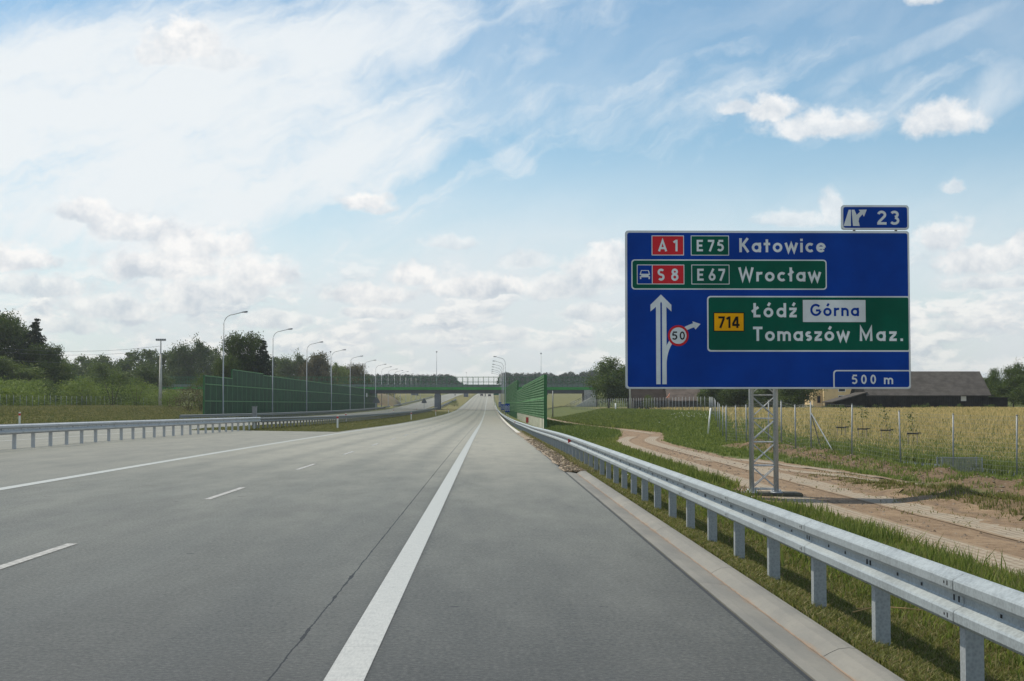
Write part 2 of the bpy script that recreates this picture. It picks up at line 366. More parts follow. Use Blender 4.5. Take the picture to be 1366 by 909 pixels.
M_LEAFM = m_leaf('green_foliage', (.052, .088, .014), (.125, .175, .032))
M_LEAFL = m_leaf('light_foliage', (.09, .14, .02), (.20, .26, .05))
M_LEAFA = m_leaf('olive_foliage', (.06, .065, .022), (.14, .115, .045))
M_NEEDLE = m_leaf('dark_needles', (.014, .030, .014), (.034, .056, .022), .2)
M_GRASSN = m_leaf('lawn_blades', (.085, .105, .022), (.20, .205, .055), .4, (.26, .21, .10))
M_GRASST = m_leaf('tall_grass_blades', (.09, .135, .022), (.25, .29, .06), .45, (.24, .22, .09))
M_GRASSB = m_leaf('bank_grass_blades', (.085, .13, .027), (.22, .26, .06), .4)
M_GRASSY = m_leaf('ripe_grass_blades', (.42, .33, .12), (.70, .55, .25), .4, (.18, .20, .06))
M_GRASSD = m_leaf('median_grass_blades', (.095, .125, .034), (.27, .235, .10), .4)
M_FLOWER = mat('white_flower', (.7, .7, .66), .7)

# ------------------------------------------------------------------ mesh helpers
class MB:
    def __init__(s): s.v = []; s.f = []; s.m = []
    def add(s, vs, fs, mi=0):
        o = len(s.v); s.v += [tuple(p) for p in vs]; s.f += [tuple(i + o for i in q) for q in fs]; s.m += [mi] * len(fs); return s
    def box(s, c, d, mi=0, rz=0):
        x, y, z = (k / 2 for k in d); cs, sn = math.cos(rz), math.sin(rz); vs = []
        for sx, sy, sz in ((-1,-1,-1),(1,-1,-1),(1,1,-1),(-1,1,-1),(-1,-1,1),(1,-1,1),(1,1,1),(-1,1,1)):
            a, b = sx * x, sy * y; vs.append((c[0] + a * cs - b * sn, c[1] + a * sn + b * cs, c[2] + sz * z))
        return s.add(vs, [(0,3,2,1),(4,5,6,7),(0,1,5,4),(1,2,6,5),(2,3,7,6),(3,0,4,7)], mi)
    def bx(s, x0, x1, y0, y1, z0, z1, mi=0): return s.box(((x0+x1)/2,(y0+y1)/2,(z0+z1)/2), (x1-x0,y1-y0,z1-z0), mi)
    def tube(s, pts, r, n=8, mi=0, cap=True):
        pts = [Vector(p) for p in pts]; rs = r if isinstance(r, (list, tuple)) else [r] * len(pts); vs = []; k = len(pts)
        for i, p in enumerate(pts):
            d = (pts[min(i+1, k-1)] - pts[max(i-1, 0)]).normalized(); up = Vector((0,0,1)) if abs(d.z) < .95 else Vector((1,0,0))
            a = d.cross(up).normalized(); b = d.cross(a)
            for j in range(n):
                q = 2 * math.pi * j / n; vs.append(p + a * math.cos(q) * rs[i] + b * math.sin(q) * rs[i])
        fs = [(i*n+j, i*n+(j+1)%n, (i+1)*n+(j+1)%n, (i+1)*n+j) for i in range(k-1) for j in range(n)]
        if cap: fs += [tuple(range(n))[::-1], tuple((k-1)*n+j for j in range(n))]
        return s.add(vs, fs, mi)
    def prism(s, poly, axis, a, b, mi=0):             # poly in the other two axes, extruded along axis a..b
        n = len(poly)
        def P(q, k): return {'x': (k, q[0], q[1]), 'y': (q[0], k, q[1]), 'z': (q[0], q[1], k)}[axis]
        vs = [P(q, a) for q in poly] + [P(q, b) for q in poly]
        fs = [tuple(range(n)), tuple(range(2*n-1, n-1, -1))] + [(i, n+i, n+(i+1)%n, (i+1)%n) for i in range(n)]
        return s.add(vs, fs, mi)
    def build(s, name, mats, parent=None, smooth=False, loc=None):
        me = bpy.data.meshes.new(name); me.from_pydata(s.v, [], s.f)
        mats = mats if isinstance(mats, (list, tuple)) else [mats]
        for m in mats: me.materials.append(m)
        if len(mats) > 1: me.polygons.foreach_set('material_index', s.m)
        if smooth: me.polygons.foreach_set('use_smooth', [True] * len(s.f))
        me.update(); return link(name, me, parent, loc)
def link(name, me, parent=None, loc=None):
    o = bpy.data.objects.new(name, me); C.objects.link(o)
    if parent: o.parent = parent
    if loc is not None: o.location = loc
    return o
def np_mesh(name, V, F, mats, parent=None, mi=None, uv=None):
    me = bpy.data.meshes.new(name); nf = len(F); k = F.shape[1]
    me.vertices.add(len(V)); me.vertices.foreach_set('co', np.asarray(V, np.float32).ravel())
    me.loops.add(nf * k); me.loops.foreach_set('vertex_index', F.astype(np.int32).ravel())
    me.polygons.add(nf); me.polygons.foreach_set('loop_start', np.arange(0, nf * k, k, dtype=np.int32))
    me.polygons.foreach_set('loop_total', np.full(nf, k, np.int32))
    for m in (mats if isinstance(mats, (list, tuple)) else [mats]): me.materials.append(m)
    if mi is not None: me.polygons.foreach_set('material_index', mi)
    me.update(calc_edges=True); me.validate(); return link(name, me, parent)
def tag(o, label=None, cat=None, group=None, kind=None):
    if label: o['label'] = label
    if cat: o['category'] = cat
    if group: o['group'] = group
    if kind: o['kind'] = kind
    return o
def empty(name, loc, label, cat, group=None, rz=0):
    o = bpy.data.objects.new(name, None); C.objects.link(o); o.location = loc; o.rotation_euler = (0, 0, rz); o.empty_display_size = .3
    return tag(o, label, cat, group)
def copy_tree(o, parent=None):                     # a thing, its parts and their sub-parts
    c = o.copy(); C.objects.link(c)
    if parent: c.parent = parent
    for ch in list(o.children): copy_tree(ch, c)
    return c
def reg(root): bpy.context.view_layer.update()
def sm(a, b, x):
    t_ = np.clip((x - a) / (b - a), 0, 1); return t_ * t_ * (3 - 2 * t_)

# ------------------------------------------------------------------ terrain
RY = [-60, 50, 90, 150, 220, 300, 370, 440, 550, 700, 880, 1200, 1400, 1700, 3200]
RZ = [0, 0, -.08, -.3, -.34, -.22, .05, .5, 2.1, 4.6, 7.8, 13, 14.6, 13.5, 6]
_yy = np.linspace(-60, 3200, 3261); _zz = np.interp(_yy, RY, RZ)
_k = np.hanning(61); _k /= _k.sum(); _zp = np.concatenate([np.full(30, _zz[0]), _zz, np.full(30, _zz[-1])]); _zs = np.convolve(_zp, _k, 'valid')
def r(y): return np.interp(y, _yy, _zs)
def cx(y): y = np.asarray(y, float); return 1.2 * (np.clip(y - 440, 0, None) / 560) ** 2
PY = [-60, 40, 52, 65, 84, 110, 185, 260, 290, 500, 3200]
PZ = [-.85, -.85, -.8, -.52, -.3, .3, .75, .95, 1.1, 1.2, 1.2]
def hn(x, y):                                      # smooth pseudo noise
    return (np.sin(x * .9 + 1.3 * np.sin(y * .37)) * np.cos(y * .71 + np.sin(x * .53)) + .5 * np.sin(x * 2.3 + y * 1.1) * np.cos(y * 1.9 - x * .7))
def ground(x, y, bed=False):
    x = np.asarray(x, float); y = np.asarray(y, float); x = x - cx(y)
    base = r(y)
    road = base - .0155 * np.clip(x, -17, 2.5)
    # right side
    side = np.interp(x, [2.5, 2.95, 4.6, 6.0, 9.0], [-.02, -.11, -.18, -.30, -.34])
    dip = sm(45, 95, y) * (1 - .5 * sm(320, 430, y)) * sm(2.5, 3.0, x) * .22
    tz = base + side - dip * (1 - sm(5, 9, x) * .6)
    w0 = 10 + 2.5 * sm(60, 110, y); w1 = 15 + 9 * sm(60, 120, y)
    pz = np.interp(y, PY, PZ) + np.where(y > 300, base, 0) * sm(300, 440, y) + np.where(y <= 300, 0, 0)
    s_ = np.clip((x - w0) / (w1 - w0), 0, 1); s_ = s_ * s_ * (3 - 2 * s_)
    right = tz * (1 - s_) + pz * s_
    ridge = np.exp(-((x - 14.3 + (y - 60) * .06) / 1.2) ** 2) * sm(24, 34, y) * (1 - sm(72, 80, y)) * .3 * (1 + .55 * hn(x * 2, y * 2))
    hump = np.exp(-((x - 9.7) / .85) ** 2 - ((y - 29) / 7.0) ** 2) * .26 * (1 + .3 * hn(x * 3, y * 2))
    right = right + ridge + hump
    # left side
    z0 = base + .26
    left = z0 + np.interp(-x, [17, 19.5, 30, 31.5, 45, 70, 80, 110, 400], [-.05, 0, .12, .05, .95, 1.3, 1.9, 2.3, 2.6]) * np.where(-x > 31, .85 + .15 * sm(60, 300, y), 1)
    z = np.where(x > 2.5, right, np.where(x < -17, left, road))
    far = sm(20, 80, np.abs(x)) * .12 * hn(x * .09, y * .07); near = np.where((x > 3.1) | (x < -33), .025, 0) * hn(x * 2.1, y * 1.7) * (1 - np.exp(-(np.abs(x - np.interp(y, [8, 30, 50, 70, 90, 106, 120, 145, 180, 240, 330], [7.2, 7.25, 7.6, 8.2, 9.2, 11.3, 12.7, 12.6, 11.6, 10.9, 10.6])) / 2.3) ** 6))
    z = z + far + near
    z = z - sm(1300, 3000, y) * sm(60, 600, np.abs(x)) * 6
    if bed:
        onroad = ((x > -15.2) & (x < 2.52)) | ((x < -19.2) & (x > -30.3)) | ((x <= -15.2) & (x >= -19.2) & (y < 96)) 
        z = np.where(onroad, z - .07, z)
    return z
def gz(x, y): return float(ground(x, y))

def build_ground():
    xs = np.unique(np.concatenate([np.arange(-40, -15, .8), np.arange(-15.2, 2.5, 1.6), [2.3, 2.5, 2.6], np.arange(2.8, 24, .3), np.arange(24, 60, 2.0),
                                   np.arange(-120, -40, 4), np.arange(60, 160, 8), -np.geomspace(130, 2500, 22), np.geomspace(170, 2500, 22)]))
    ys = np.unique(np.concatenate([np.arange(-40, 10, 5), np.arange(10, 80, .5), np.arange(80, 160, 2), np.arange(160, 480, 5), np.geomspace(480, 3000, 60)]))
    X, Y = np.meshgrid(xs, ys); Z = ground(X, Y, True)
    nx, ny = len(xs), len(ys); V = np.stack([X, Y, Z], -1).reshape(-1, 3)
    i = np.arange(ny - 1)[:, None] * nx + np.arange(nx - 1)[None]; F = np.stack([i, i + 1, i + nx + 1, i + nx], -1).reshape(-1, 4)
    o = np_mesh('ground', V, F, M_GROUND); tag(o, kind='structure')
    x = V[:, 0]; y = V[:, 1]
    dry = np.zeros(len(x)); soil = np.zeros(len(x))
    fx = np.interp(y, [0, 49, 63, 84, 185, 290], [19.5, 18.4, 14.2, 13.8, 28, 23])
    dry += sm(2, 10, x - fx) * (x > 5) * (y < 420) * .95
    dry += ((x < -9) & (x > -19.3) & (y > 94)) * .5
    dry += ((x < -31) & (x > -46)) * .28 + (x < -46) * (x > -70) * .45
    dry += ((y > 440) & (x > 4)) * .3
    dry += ((x > 2.5) & (x < 5)) * .15
    soil += np.exp(-((x - 14.1 + (y - 60) * .06) / 1.5) ** 2) * sm(22, 34, y) * (1 - sm(72, 84, y)) * .9
    soil += np.exp(-((x - 10) / 2.8) ** 2) * sm(12, 20, y) * (1 - sm(50, 62, y)) * .62
    soil += ((x > 2.5) & (x < 3.6) & (y > 37) & (y < 110)) * .35
    soil += ((x > 8) & (y > 455) & (x < 90)) * .38
    me = o.data; ca = me.color_attributes.new('tone', 'FLOAT_COLOR', 'POINT')
    col = np.stack([np.clip(dry, 0, 1), np.zeros(len(x)), np.clip(soil, 0, 1), np.ones(len(x))], -1).astype(np.float32)
    ca.data.foreach_set('color', col.ravel()); me.polygons.foreach_set('use_smooth', np.ones(len(F), bool))
build_ground()

def ystep(y0, y1):
    a = [y0]; 
    while a[-1] < y1 - 1e-6:
        y = a[-1]; a.append(min(y1, y + (2 if y < 160 else 5 if y < 480 else 15)))
    return np.array(a)
def strip(name, x0, x1, y0, y1, dz, m, kind='structure', parent=None, xs=None):     # follows road line; x0, x1 numbers or functions of y
    ys = ystep(y0, y1); f = lambda q: np.array([q(y) for y in ys]) if callable(q) else np.full(len(ys), float(q))
    a, b = f(x0), f(x1); n = 5 if xs is None else xs
    cols = [a + (b - a) * k / (n - 1) for k in range(n)]
    V = np.concatenate([np.stack([c + cx(ys), ys, ground(c + cx(ys), ys) + dz], -1) for c in cols]); L = len(ys)
    i = (np.arange(n - 1)[:, None] * L + np.arange(L - 1)[None]).ravel(); F = np.stack([i, i + L, i + L + 1, i + 1], -1)
    o = np_mesh(name, V, F, m, parent)
    if kind: tag(o, kind=kind)
    return o
edgeR = lambda y: float(np.interp(y, [0, 37.6, 44, 100, 400, 3000], [2.0, 2.0, 2.02, 1.95, 2.6, 2.8]))
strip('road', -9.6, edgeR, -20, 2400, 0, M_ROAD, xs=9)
# median crossing widening of the near carriageway, narrowing to the grass
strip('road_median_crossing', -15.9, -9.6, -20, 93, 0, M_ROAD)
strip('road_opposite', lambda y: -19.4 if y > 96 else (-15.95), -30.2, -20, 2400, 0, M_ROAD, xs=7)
# painted lines
def line(name, xc, w, y0, y1): return strip(name, xc - w / 2, xc + w / 2, y0, y1, .005, M_LINE, xs=2)
line('edge_line', -.86, .24, -15, 1900); line('median_edge_line', -8.95, .26, -15, 1900)
mb = MB(); k = -2
while True:
    y1_ = 16.9 + 11.7 * k; y0_ = y1_ - 3.7; k += 1
    if y1_ > 1200: break
    for a_, b_ in ((y0_, y1_),):
        xs_ = [(-4.84, a_), (-4.72, a_), (-4.72, b_), (-4.84, b_)]
        mb.add([(x + float(cx(y)), y, gz(x + float(cx(y)), y) + .005) for x, y in xs_], [(0, 1, 2, 3)])
tag(mb.build('lane_marking', M_DASH), kind='structure')
mb = MB()
for k in range(-2, 60):
    a_ = 30 + 12 * k; xs_ = [(-22.9, a_), (-22.75, a_), (-22.75, a_ + 4), (-22.9, a_ + 4)]
    mb.add([(x, y, gz(x, y) + .005) for x, y in xs_], [(0, 1, 2, 3)])
tag(mb.build('opposite_lane_marking', M_LINE), kind='structure')
line('opposite_edge_line', -20.0, .2, -15, 1500); line('opposite_outer_line', -27.2, .2, -15, 1500)
# exit-lane line crossing the shoulder under the bridge
mb = MB()
P0 = (-.7, 480); P1 = (2.5, 560)
for k in range(4):
    f0_, f1_ = k * .25, k * .25 + .2; q = [(P0[0] + (P1[0] - P0[0]) * f, P0[1] + (P1[1] - P0[1]) * f) for f in (f0_, f1_)]
    mb.add([(x + dx, y, gz(x, y) + .007) for (x, y) in q for dx in (-.15, .15)], [(0, 1, 3, 2)])
tag(mb.build('exit_lane_marking', M_LINE), kind='structure')
strip('edge_strip', lambda y: edgeR(y), lambda y: edgeR(y) + .3, 100, 560, .03, M_CONCL, xs=2)

# gutter and rolled kerb along the near edge
def profile_strip(name, prof, y0, y1, m, seg=4.0, gap=.012):
    mb = MB(); y = y0
    while y < y1 - .01:
        b = min(y1, y + seg); n = len(prof)
        vs = [(px_, yy_, gz(2.0, yy_) + pz_) for yy_ in (y + gap / 2, b - gap / 2) for px_, pz_ in prof]
        fs = [(i, i + 1, n + i + 1, n + i) for i in range(n - 1)] + [tuple(range(n))[::-1], tuple(range(n, 2 * n))]
        mb.add(vs, fs); y = b
    return tag(mb.build(name, m), kind='structure')
def m_kerb():
    m = mat('kerb_concrete', (.34, .32, .29), .8); t = m.node_tree; p = t.nodes['Principled BSDF']
    g = t.nodes.new('ShaderNodeNewGeometry'); x, y, z = sep(t, g.outputs['Position'])
    n1 = noise(t, comb(t, x * 1.5, y * .5), 1.0, 6, .7); n2 = noise(t, comb(t, x, y), 18, 5, .75); n3 = noise(t, comb(t, x * 4.0, y * .8), 1.5, 5, .7)
    c = mixc(t, n1.ss(.3, .7), (.145, .145, .134), (.205, .198, .175)); c = mixc(t, n2.ss(.5, .75) * .35, c, (.11, .108, .10))
    c = mixc(t, (n3 * x.ss(2.10, 2.28) * x.ss(2.42, 2.28)).ss(.42, .6) * .55, c, (.22, .155, .10))
    t.links.new(c, p.inputs['Base Color'])
    b = t.nodes.new('ShaderNodeBump'); b.inputs['Strength'].default_value = .4; b.inputs['Distance'].default_value = .01
    t.links.new(n2.k, b.inputs['Height']); t.links.new(b.outputs[0], p.inputs['Normal']); return m
M_KERB = m_kerb()
profile_strip('gutter', [(2.015, -.12), (2.015, .003), (2.10, 0), (2.24, -.022), (2.285, -.03), (2.285, -.12)], -10, 37.6, M_KERB, 8.0, .01)
profile_strip('kerb', [(2.295, -.12), (2.295, -.026), (2.34, .0), (2.40, .026), (2.47, .034), (2.52, .028), (2.545, .01), (2.545, -.2)], -10, 37.6, M_KERB, 5.0, .014)
mb = MB(); 
for y in np.arange(-10, 37.5, .5): mb.add([(2.283, y, gz(2, y) - .027), (2.298, y, gz(2, y) - .025), (2.298, y + .5, gz(2, y + .5) - .025), (2.283, y + .5, gz(2, y + .5) - .027)], [(0, 1, 2, 3)])
tag(mb.build('kerb_joint', M_ORANGE), kind='structure')
# gravel verge past the end of the kerb
strip('gravel_verge', lambda y: edgeR(y) - .03 + .05 * math.sin(y * 1.7) + .04 * math.sin(y * 4.1), lambda y: 2.75 + .12 * math.sin(y * 2.3), 37.8, 110, .012, M_GRAVEL, xs=4)
for nm in (): pass

# dirt track behind the rail
def ribbon(name, pts, w, dz, m, off=0.0, jag=0.0, step=.5):
    pts = [Vector((a, b, 0)) for a, b in pts]; out = []
    for i in range(len(pts) - 1):
        p0, p1, p2, p3 = pts[max(i-1,0)], pts[i], pts[i+1], pts[min(i+2,len(pts)-1)]; n = max(2, int((p2 - p1).length / step))
        for k in range(n):
            t_ = k / n; out.append(.5 * ((2*p1) + (p2-p0)*t_ + (2*p0-5*p1+4*p2-p3)*t_*t_ + (3*p1-p0-3*p2+p3)*t_**3))
    out.append(pts[-1]); V = []; UV = []; s = 0; nc = 5; rr = random.Random(5)
    for i, p in enumerate(out):
        d = (out[min(i+1, len(out)-1)] - out[max(i-1, 0)]).normalized(); nrm = Vector((d.y, -d.x, 0))
        if i: s += (p - out[i-1]).length
        j1, j2 = rr.uniform(-jag, jag), rr.uniform(-jag, jag)
        for k in range(nc):
            f = k / (nc - 1); o_ = off - w/2 - j1 + (w + j1 + j2) * f; q = p + nrm * o_
            V.append((q.x, q.y, gz(q.x, q.y) + dz)); UV.append((f, s))
    V = np.array(V); L = len(out); i = (np.arange(L-1)[:, None] * nc + np.arange(nc-1)[None]).ravel()
    F = np.stack([i, i+1, i+nc+1, i+nc], -1); o = np_mesh(name, V, F, m)
    uvl = o.data.uv_layers.new(name='UVMap'); uva = np.array(UV, np.float32)
    li = np.zeros(len(o.data.loops), np.int32); o.data.loops.foreach_get('vertex_index', li); uvl.data.foreach_set('uv', uva[li].ravel())
    return tag(o, kind='structure')
TR = [(7.2, 8), (7.25, 30), (7.6, 50), (8.2, 70), (9.2, 90), (11.3, 106), (12.7, 120), (12.6, 145), (11.6, 180), (10.9, 240), (10.6, 330)]
TB = [(8.6, 55), (9.7, 47), (10.9, 39), (11.5, 30), (11.9, 18), (12.2, 8)]
ribbon('dirt_track', TR, 3.5, .035, M_DIRT, jag=.16)
ribbon('dirt_branch_track', TB, 3.3, .030, M_DIRT, jag=.2)
ribbon('slab_track_inner', TR[:6], .85, .047, M_SLAB, off=-.85, jag=.02); ribbon('slab_track_outer', TR[:6], .85, .047, M_SLAB, off=.85, jag=.02)
ribbon('branch_slab_track_inner', TB, .6, .040, M_SLAB, off=-.75, jag=.04); ribbon('branch_slab_track_outer', TB, .6, .040, M_SLAB, off=.75, jag=.04)
ribbon('far_slab_track', TR[6:], .6, .044, M_SLAB, off=.9, jag=.05)

# ------------------------------------------------------------------ guardrails
# cross-section of the beam: (distance towards the road, height below the top edge)
BEAM = [(.00, 0), (.016, -.004), (.022, -.012), (.072, -.036), (.080, -.048), (.080, -.098), (.072, -.110), (.022, -.136), (.014, -.148),
        (.014, -.182), (.022, -.194), (.072, -.220), (.080, -.232), (.080, -.282), (.072, -.294), (.022, -.318), (.016, -.326), (.00, -.330)]
def post_mesh(h, m):
    mb = MB(); w, d, t_ = .10, .055, .006      # C-section, web towards the driver
    for x0, x1, y0, y1 in ((-d, d, -w/2, -w/2 + t_), (-d, -d + t_, -w/2 + t_, w/2), (d - t_, d, -w/2 + t_, w/2), (-d + t_, -d + .025, w/2 - t_, w/2), (d - .025, d - t_, w/2 - t_, w/2)):
        mb.bx(x0, x1, y0, y1, -.3, h)
    o = mb.build('post', m); me = o.data; bpy.data.objects.remove(o); return me
PM = {}
def guardrail(label, xf, side, y0, y1, top, m, group='steel guardrails along the motorway', first_post=None, spacing=2.0, double=False, near=60, refl=(), cap=100, seg=4.0, tilt=0):
    root = empty('guardrail', (xf(y0), y0, gz(xf(y0), y0)), label, 'guardrail', group)
    rx, ry, rz = root.location
    def beam(sd, off):
        ys = list(np.arange(y0, min(y1, y0 + near), 1.0)) + list(ystep(min(y1, y0 + near), y1)) if y1 - y0 > near else list(np.arange(y0, y1 + .01, 1.0))
        mb = MB(); n = len(BEAM); vs = []
        for y in ys:
            X = xf(y) + off; zt = gz(xf(y), y) + top
            vs += [(X + sd * a - rx, y - ry, zt + b - rz) for a, b in BEAM]
        fs = [(i*n+j, i*n+j+1, (i+1)*n+j+1, (i+1)*n+j) for i in range(len(ys)-1) for j in range(n-1)]
        mb.add(vs, fs, 0)
        # lap joints, bolts and slots on the near part
        k = 0; y = (first_post or y0)
        while y < min(y1, y0 + near * .8):
            X = xf(y) + off; zt = gz(xf(y), y) + top
            if k % 2 == 0:
                for dy in (-.03, .03):
                    for zz in (.064, .078, .252, .266) if dy < 0 else (.071, .259):
                        mb.box((X + sd * .0815 - rx, y + dy - ry, zt - zz - rz), (.006, .02, .014), 1)
                b_ = [(X + sd * (a + .003) - rx, q - ry, zt + b - rz) for q in (y - .13, y + .13) for a, b in BEAM[1:-1]]
                mm = len(BEAM) - 2; mb.add(b_, [(j, j+1, mm+j+1, mm+j) for j in range(mm-1)], 0)
            for dy in (-.045, .045): mb.box((X + sd * .0165 - rx, y + dy - ry, zt - .165 - rz), (.008, .02, .034), 1)
            for dy in (-.75, .7): mb.box((X + sd * .0165 - rx, y + dy - ry, zt - .165 - rz), (.006, .022, .02), 1)
            y += spacing; k += 1
        o = mb.build('beam', [m, M_DARK], root); return o
    beam(side, 0)
    if double: beam(-side, -side * .42)
    po = -side * (.07 if not double else .21)
    key = (round(top, 2), m.name)
    if key not in PM: PM[key] = post_mesh(top - .05, M_GPOST if m is M_GALV else m)
    y = first_post or y0 + .3; cnt = 0; rest = MB()
    while y < y1:
        X = xf(y) + po; z = gz(X, y)
        if cnt < cap:
            p = link('post', PM[key], root, (X - rx, y - ry, z - rz))
        else: rest.box((X - rx, y - ry, z + top / 2 - .1 - rz), (.10, .09, top - .1))
        if double and cnt < cap: pass
        y += spacing if y < 400 else 4; cnt += 1
    if rest.v: rest.build('distant_post', M_GALVD, root)['kind'] = 'stuff'
    if double:
        mbk = MB(); y = first_post or y0
        while y < min(y1, y0 + 160):
            z = gz(xf(y), y) + top - .165; mbk.bx(xf(y) - side * .42 - rx, xf(y) - rx, y - .04 - ry, y + .04 - ry, z - .08 - rz, z + .08 - rz); y += spacing
        mbk.build('spacer_bracket', M_GALVD, root)
    for yy in refl:
        mbk = MB(); z = gz(xf(yy), yy) + top - .165
        mbk.box((xf(yy) + side * .06 - rx, yy - ry - .02, z - rz), (.10, .012, .13)); mbk.build('reflector', M_RED, root)
    return root
guardrail('long galvanized guardrail on the right verge between kerb and dirt track', lambda y: 2.80 + float(cx(y)), -1, 4.65, 620, .76, M_GALV, first_post=4.65, near=70, refl=(49, 148))
xm = lambda y: float(np.interp(y, [0, 60, 97], [-15.75, -15.6, -15.3]))
guardrail('pale two-sided guardrail closing the paved median crossing on the left', xm, 1, 20, 98, .84, M_GALVP, first_post=21, double=True, near=90)
guardrail('dark weathered guardrail running along the median grass to the bridge pier', lambda y: -15.3 + float(cx(y)), 1, 98.5, 700, .80, M_GALVD, double=True, near=20)
guardrail('grey guardrail at the foot of the left green noise wall', lambda y: -31.6, 1, 150, 470, .80, M_GALVD, near=10)
guardrail('distant guardrail past the overpass on the far side of the opposite carriageway', lambda y: -31.0 + float(cx(y)), 1, 480, 800, .80, M_GALVD, near=10, spacing=4, cap=60)
# end block where the two median rails meet
mb = MB(); mb.bx(-.12, .12, -.25, .25, 0, 1.5).bx(-.15, .15, -.28, .28, 1.5, 1.55)
tag(mb.build('marker_box', M_GALVD, None, False, (-15.9, 99.5, gz(-15.9, 99.5))), 'grey steel box post where the pale and dark median rails meet', 'post')

# ------------------------------------------------------------------ sign lettering: stroke glyphs
def arc(cx_, cy_, rx_, ry_, a0, a1, n=18):
    return [(cx_ + rx_ * math.cos(R(a0 + (a1 - a0) * i / n)), cy_ + ry_ * math.sin(R(a0 + (a1 - a0) * i / n))) for i in range(n + 1)]
W_ = .182; H_ = W_ / 2; XH = .68
def circ(cx_=.34, n=30): return arc(cx_, XH/2, XH/2 - H_, XH/2 - H_, 0, 360, n)
def accent(x): return [(x, .80), (x + .13, 1.02)]
def S_(w, h):
    ry_ = (h - W_) / 4; rx_ = w / 2 - H_
    return arc(w/2, h - H_ - ry_, rx_, ry_, 35, 270, 14) + arc(w/2, H_ + ry_, rx_, ry_, 90, -145, 14)[1:]
G = {
 'A': (.74, [[(.06, 0), (.37, .93), (.68, 0)], [(.17, .27), (.57, .27)]]),
 'K': (.70, [[(H_, 0), (H_, 1)], [(.60, 1), (.17, .44)], [(.28, .53), (.64, 0)]]),
 'W': (1.06, [[(.06, 1), (.29, .10), (.53, .86), (.77, .10), (1.0, 1)]]),
 'T': (.66, [[(0, 1 - H_), (.66, 1 - H_)], [(.33, 0), (.33, 1 - W_)]]),
 'E': (.54, [[(H_, 0), (H_, 1)], [(W_, 1 - H_), (.54, 1 - H_)], [(W_, .5), (.48, .5)], [(W_, H_), (.54, H_)]]),
 'G': (.88, [arc(.46, .5, .46 - H_, .5 - H_, 42, 352, 30), [(.46, .46), (.82, .46)]]),
 'M': (.90, [[(H_, 0), (H_, .93), (.45, .20), (.90 - H_, .93), (.90 - H_, 0)]]),
 'Ł': (.60, [[(.20, 0), (.20, 1)], [(.20 + H_, H_), (.60, H_)], [(0, .38), (.46, .72)]]),
 'S': (.58, [S_(.58, 1)]),
 'a': (.66, [circ(), [(.66 - H_, 0), (.66 - H_, XH)]]), 'o': (.68, [circ()]), 'ó': (.68, [circ(), accent(.32)]),
 'c': (.58, [arc(.34, XH/2, XH/2 - H_, XH/2 - H_, 48, 312, 24)]),
 'e': (.67, [arc(.34, XH/2, XH/2 - H_, XH/2 - H_, 0, 318, 26), [(.15, XH/2 - .02), (.60, XH/2 - .02)]]),
 'd': (.68, [circ(), [(.68 - H_, 0), (.68 - H_, 1)]]),
 'i': (W_, [[(H_, 0), (H_, XH)], [(H_, .80), (H_, .97)]]),
 't': (.46, [[(.23, 0), (.23, .92)], [(0, XH - H_), (.46, XH - H_)]]),
 'w': (.90, [[(.05, XH), (.25, .07), (.45, XH - .10), (.65, .07), (.85, XH)]]),
 'r': (.42, [[(H_, 0), (H_, XH)], arc(.36, XH - H_ - .20, .28, .20, 175, 75, 9)]),
 'n': (.60, [[(H_, 0), (H_, XH)], arc(.30, XH - H_ - .22, .22, .22, 180, 0, 16) + [(.52, 0)]]),
 'm': (.94, [[(H_, 0), (H_, XH)], arc(.275, XH - H_ - .19, .1925, .19, 180, 0, 14) + [(.4675, 0)], arc(.66, XH - H_ - .19, .1925, .19, 180, 0, 14) + [(.8525, 0)]]),
 's': (.46, [S_(.46, XH)]),
 'z': (.52, [[(0, XH - H_), (.52, XH - H_)], [(.43, XH - W_ + .01), (.09, W_ - .01)], [(0, H_), (.52, H_)]]),
 'ź': (.52, [[(0, XH - H_), (.52, XH - H_)], [(.43, XH - W_ + .01), (.09, W_ - .01)], [(0, H_), (.52, H_)], accent(.25)]),
 'ł': (.36, [[(.18, 0), (.18, 1)], [(0, .46), (.36, .72)]]),
 '.': (W_, [[(H_, 0), (H_, W_)]]), ' ': (.30, []),
 '0': (.58, [arc(.29, .5, .29 - H_, .5 - H_, 0, 360, 30)]),
 '1': (.34, [[(.34 - H_, 0), (.34 - H_, 1)], [(.18, .90), (0, .76)]]),
 '2': (.58, [arc(.29, .71, .29 - H_, .21, 165, -30, 14) + [(.10, W_ * .9)], [(.02, H_), (.58, H_)]]),
 '3': (.58, [arc(.28, .735, .19, .185, 150, -80, 14), arc(.28, .295, .22, .215, 80, -150, 14)]),
 '4': (.64, [[(.44, 0), (.44, .99)], [(.38, .95), (.05, .30)], [(0, .26), (.64, .26)]]),
 '5': (.58, [[(.54, 1 - H_), (.12, 1 - H_)], [(.13, 1 - W_), (.11, .50)], arc(.27, .33, .225, .245, 125, -145, 18)]),
 '6': (.58, [arc(.29, .31, .29 - H_, .31 - H_, 0, 360, 26), [(.13, .42), (.40, 1.0)]]),
 '7': (.56, [[(0, 1 - H_), (.56, 1 - H_)], [(.47, 1 - W_), (.16, 0)]]),
 '8': (.58, [arc(.29, .745, .175, .175, 0, 360, 24), arc(.29, .295, .21, .215, 0, 360, 26)]),
}
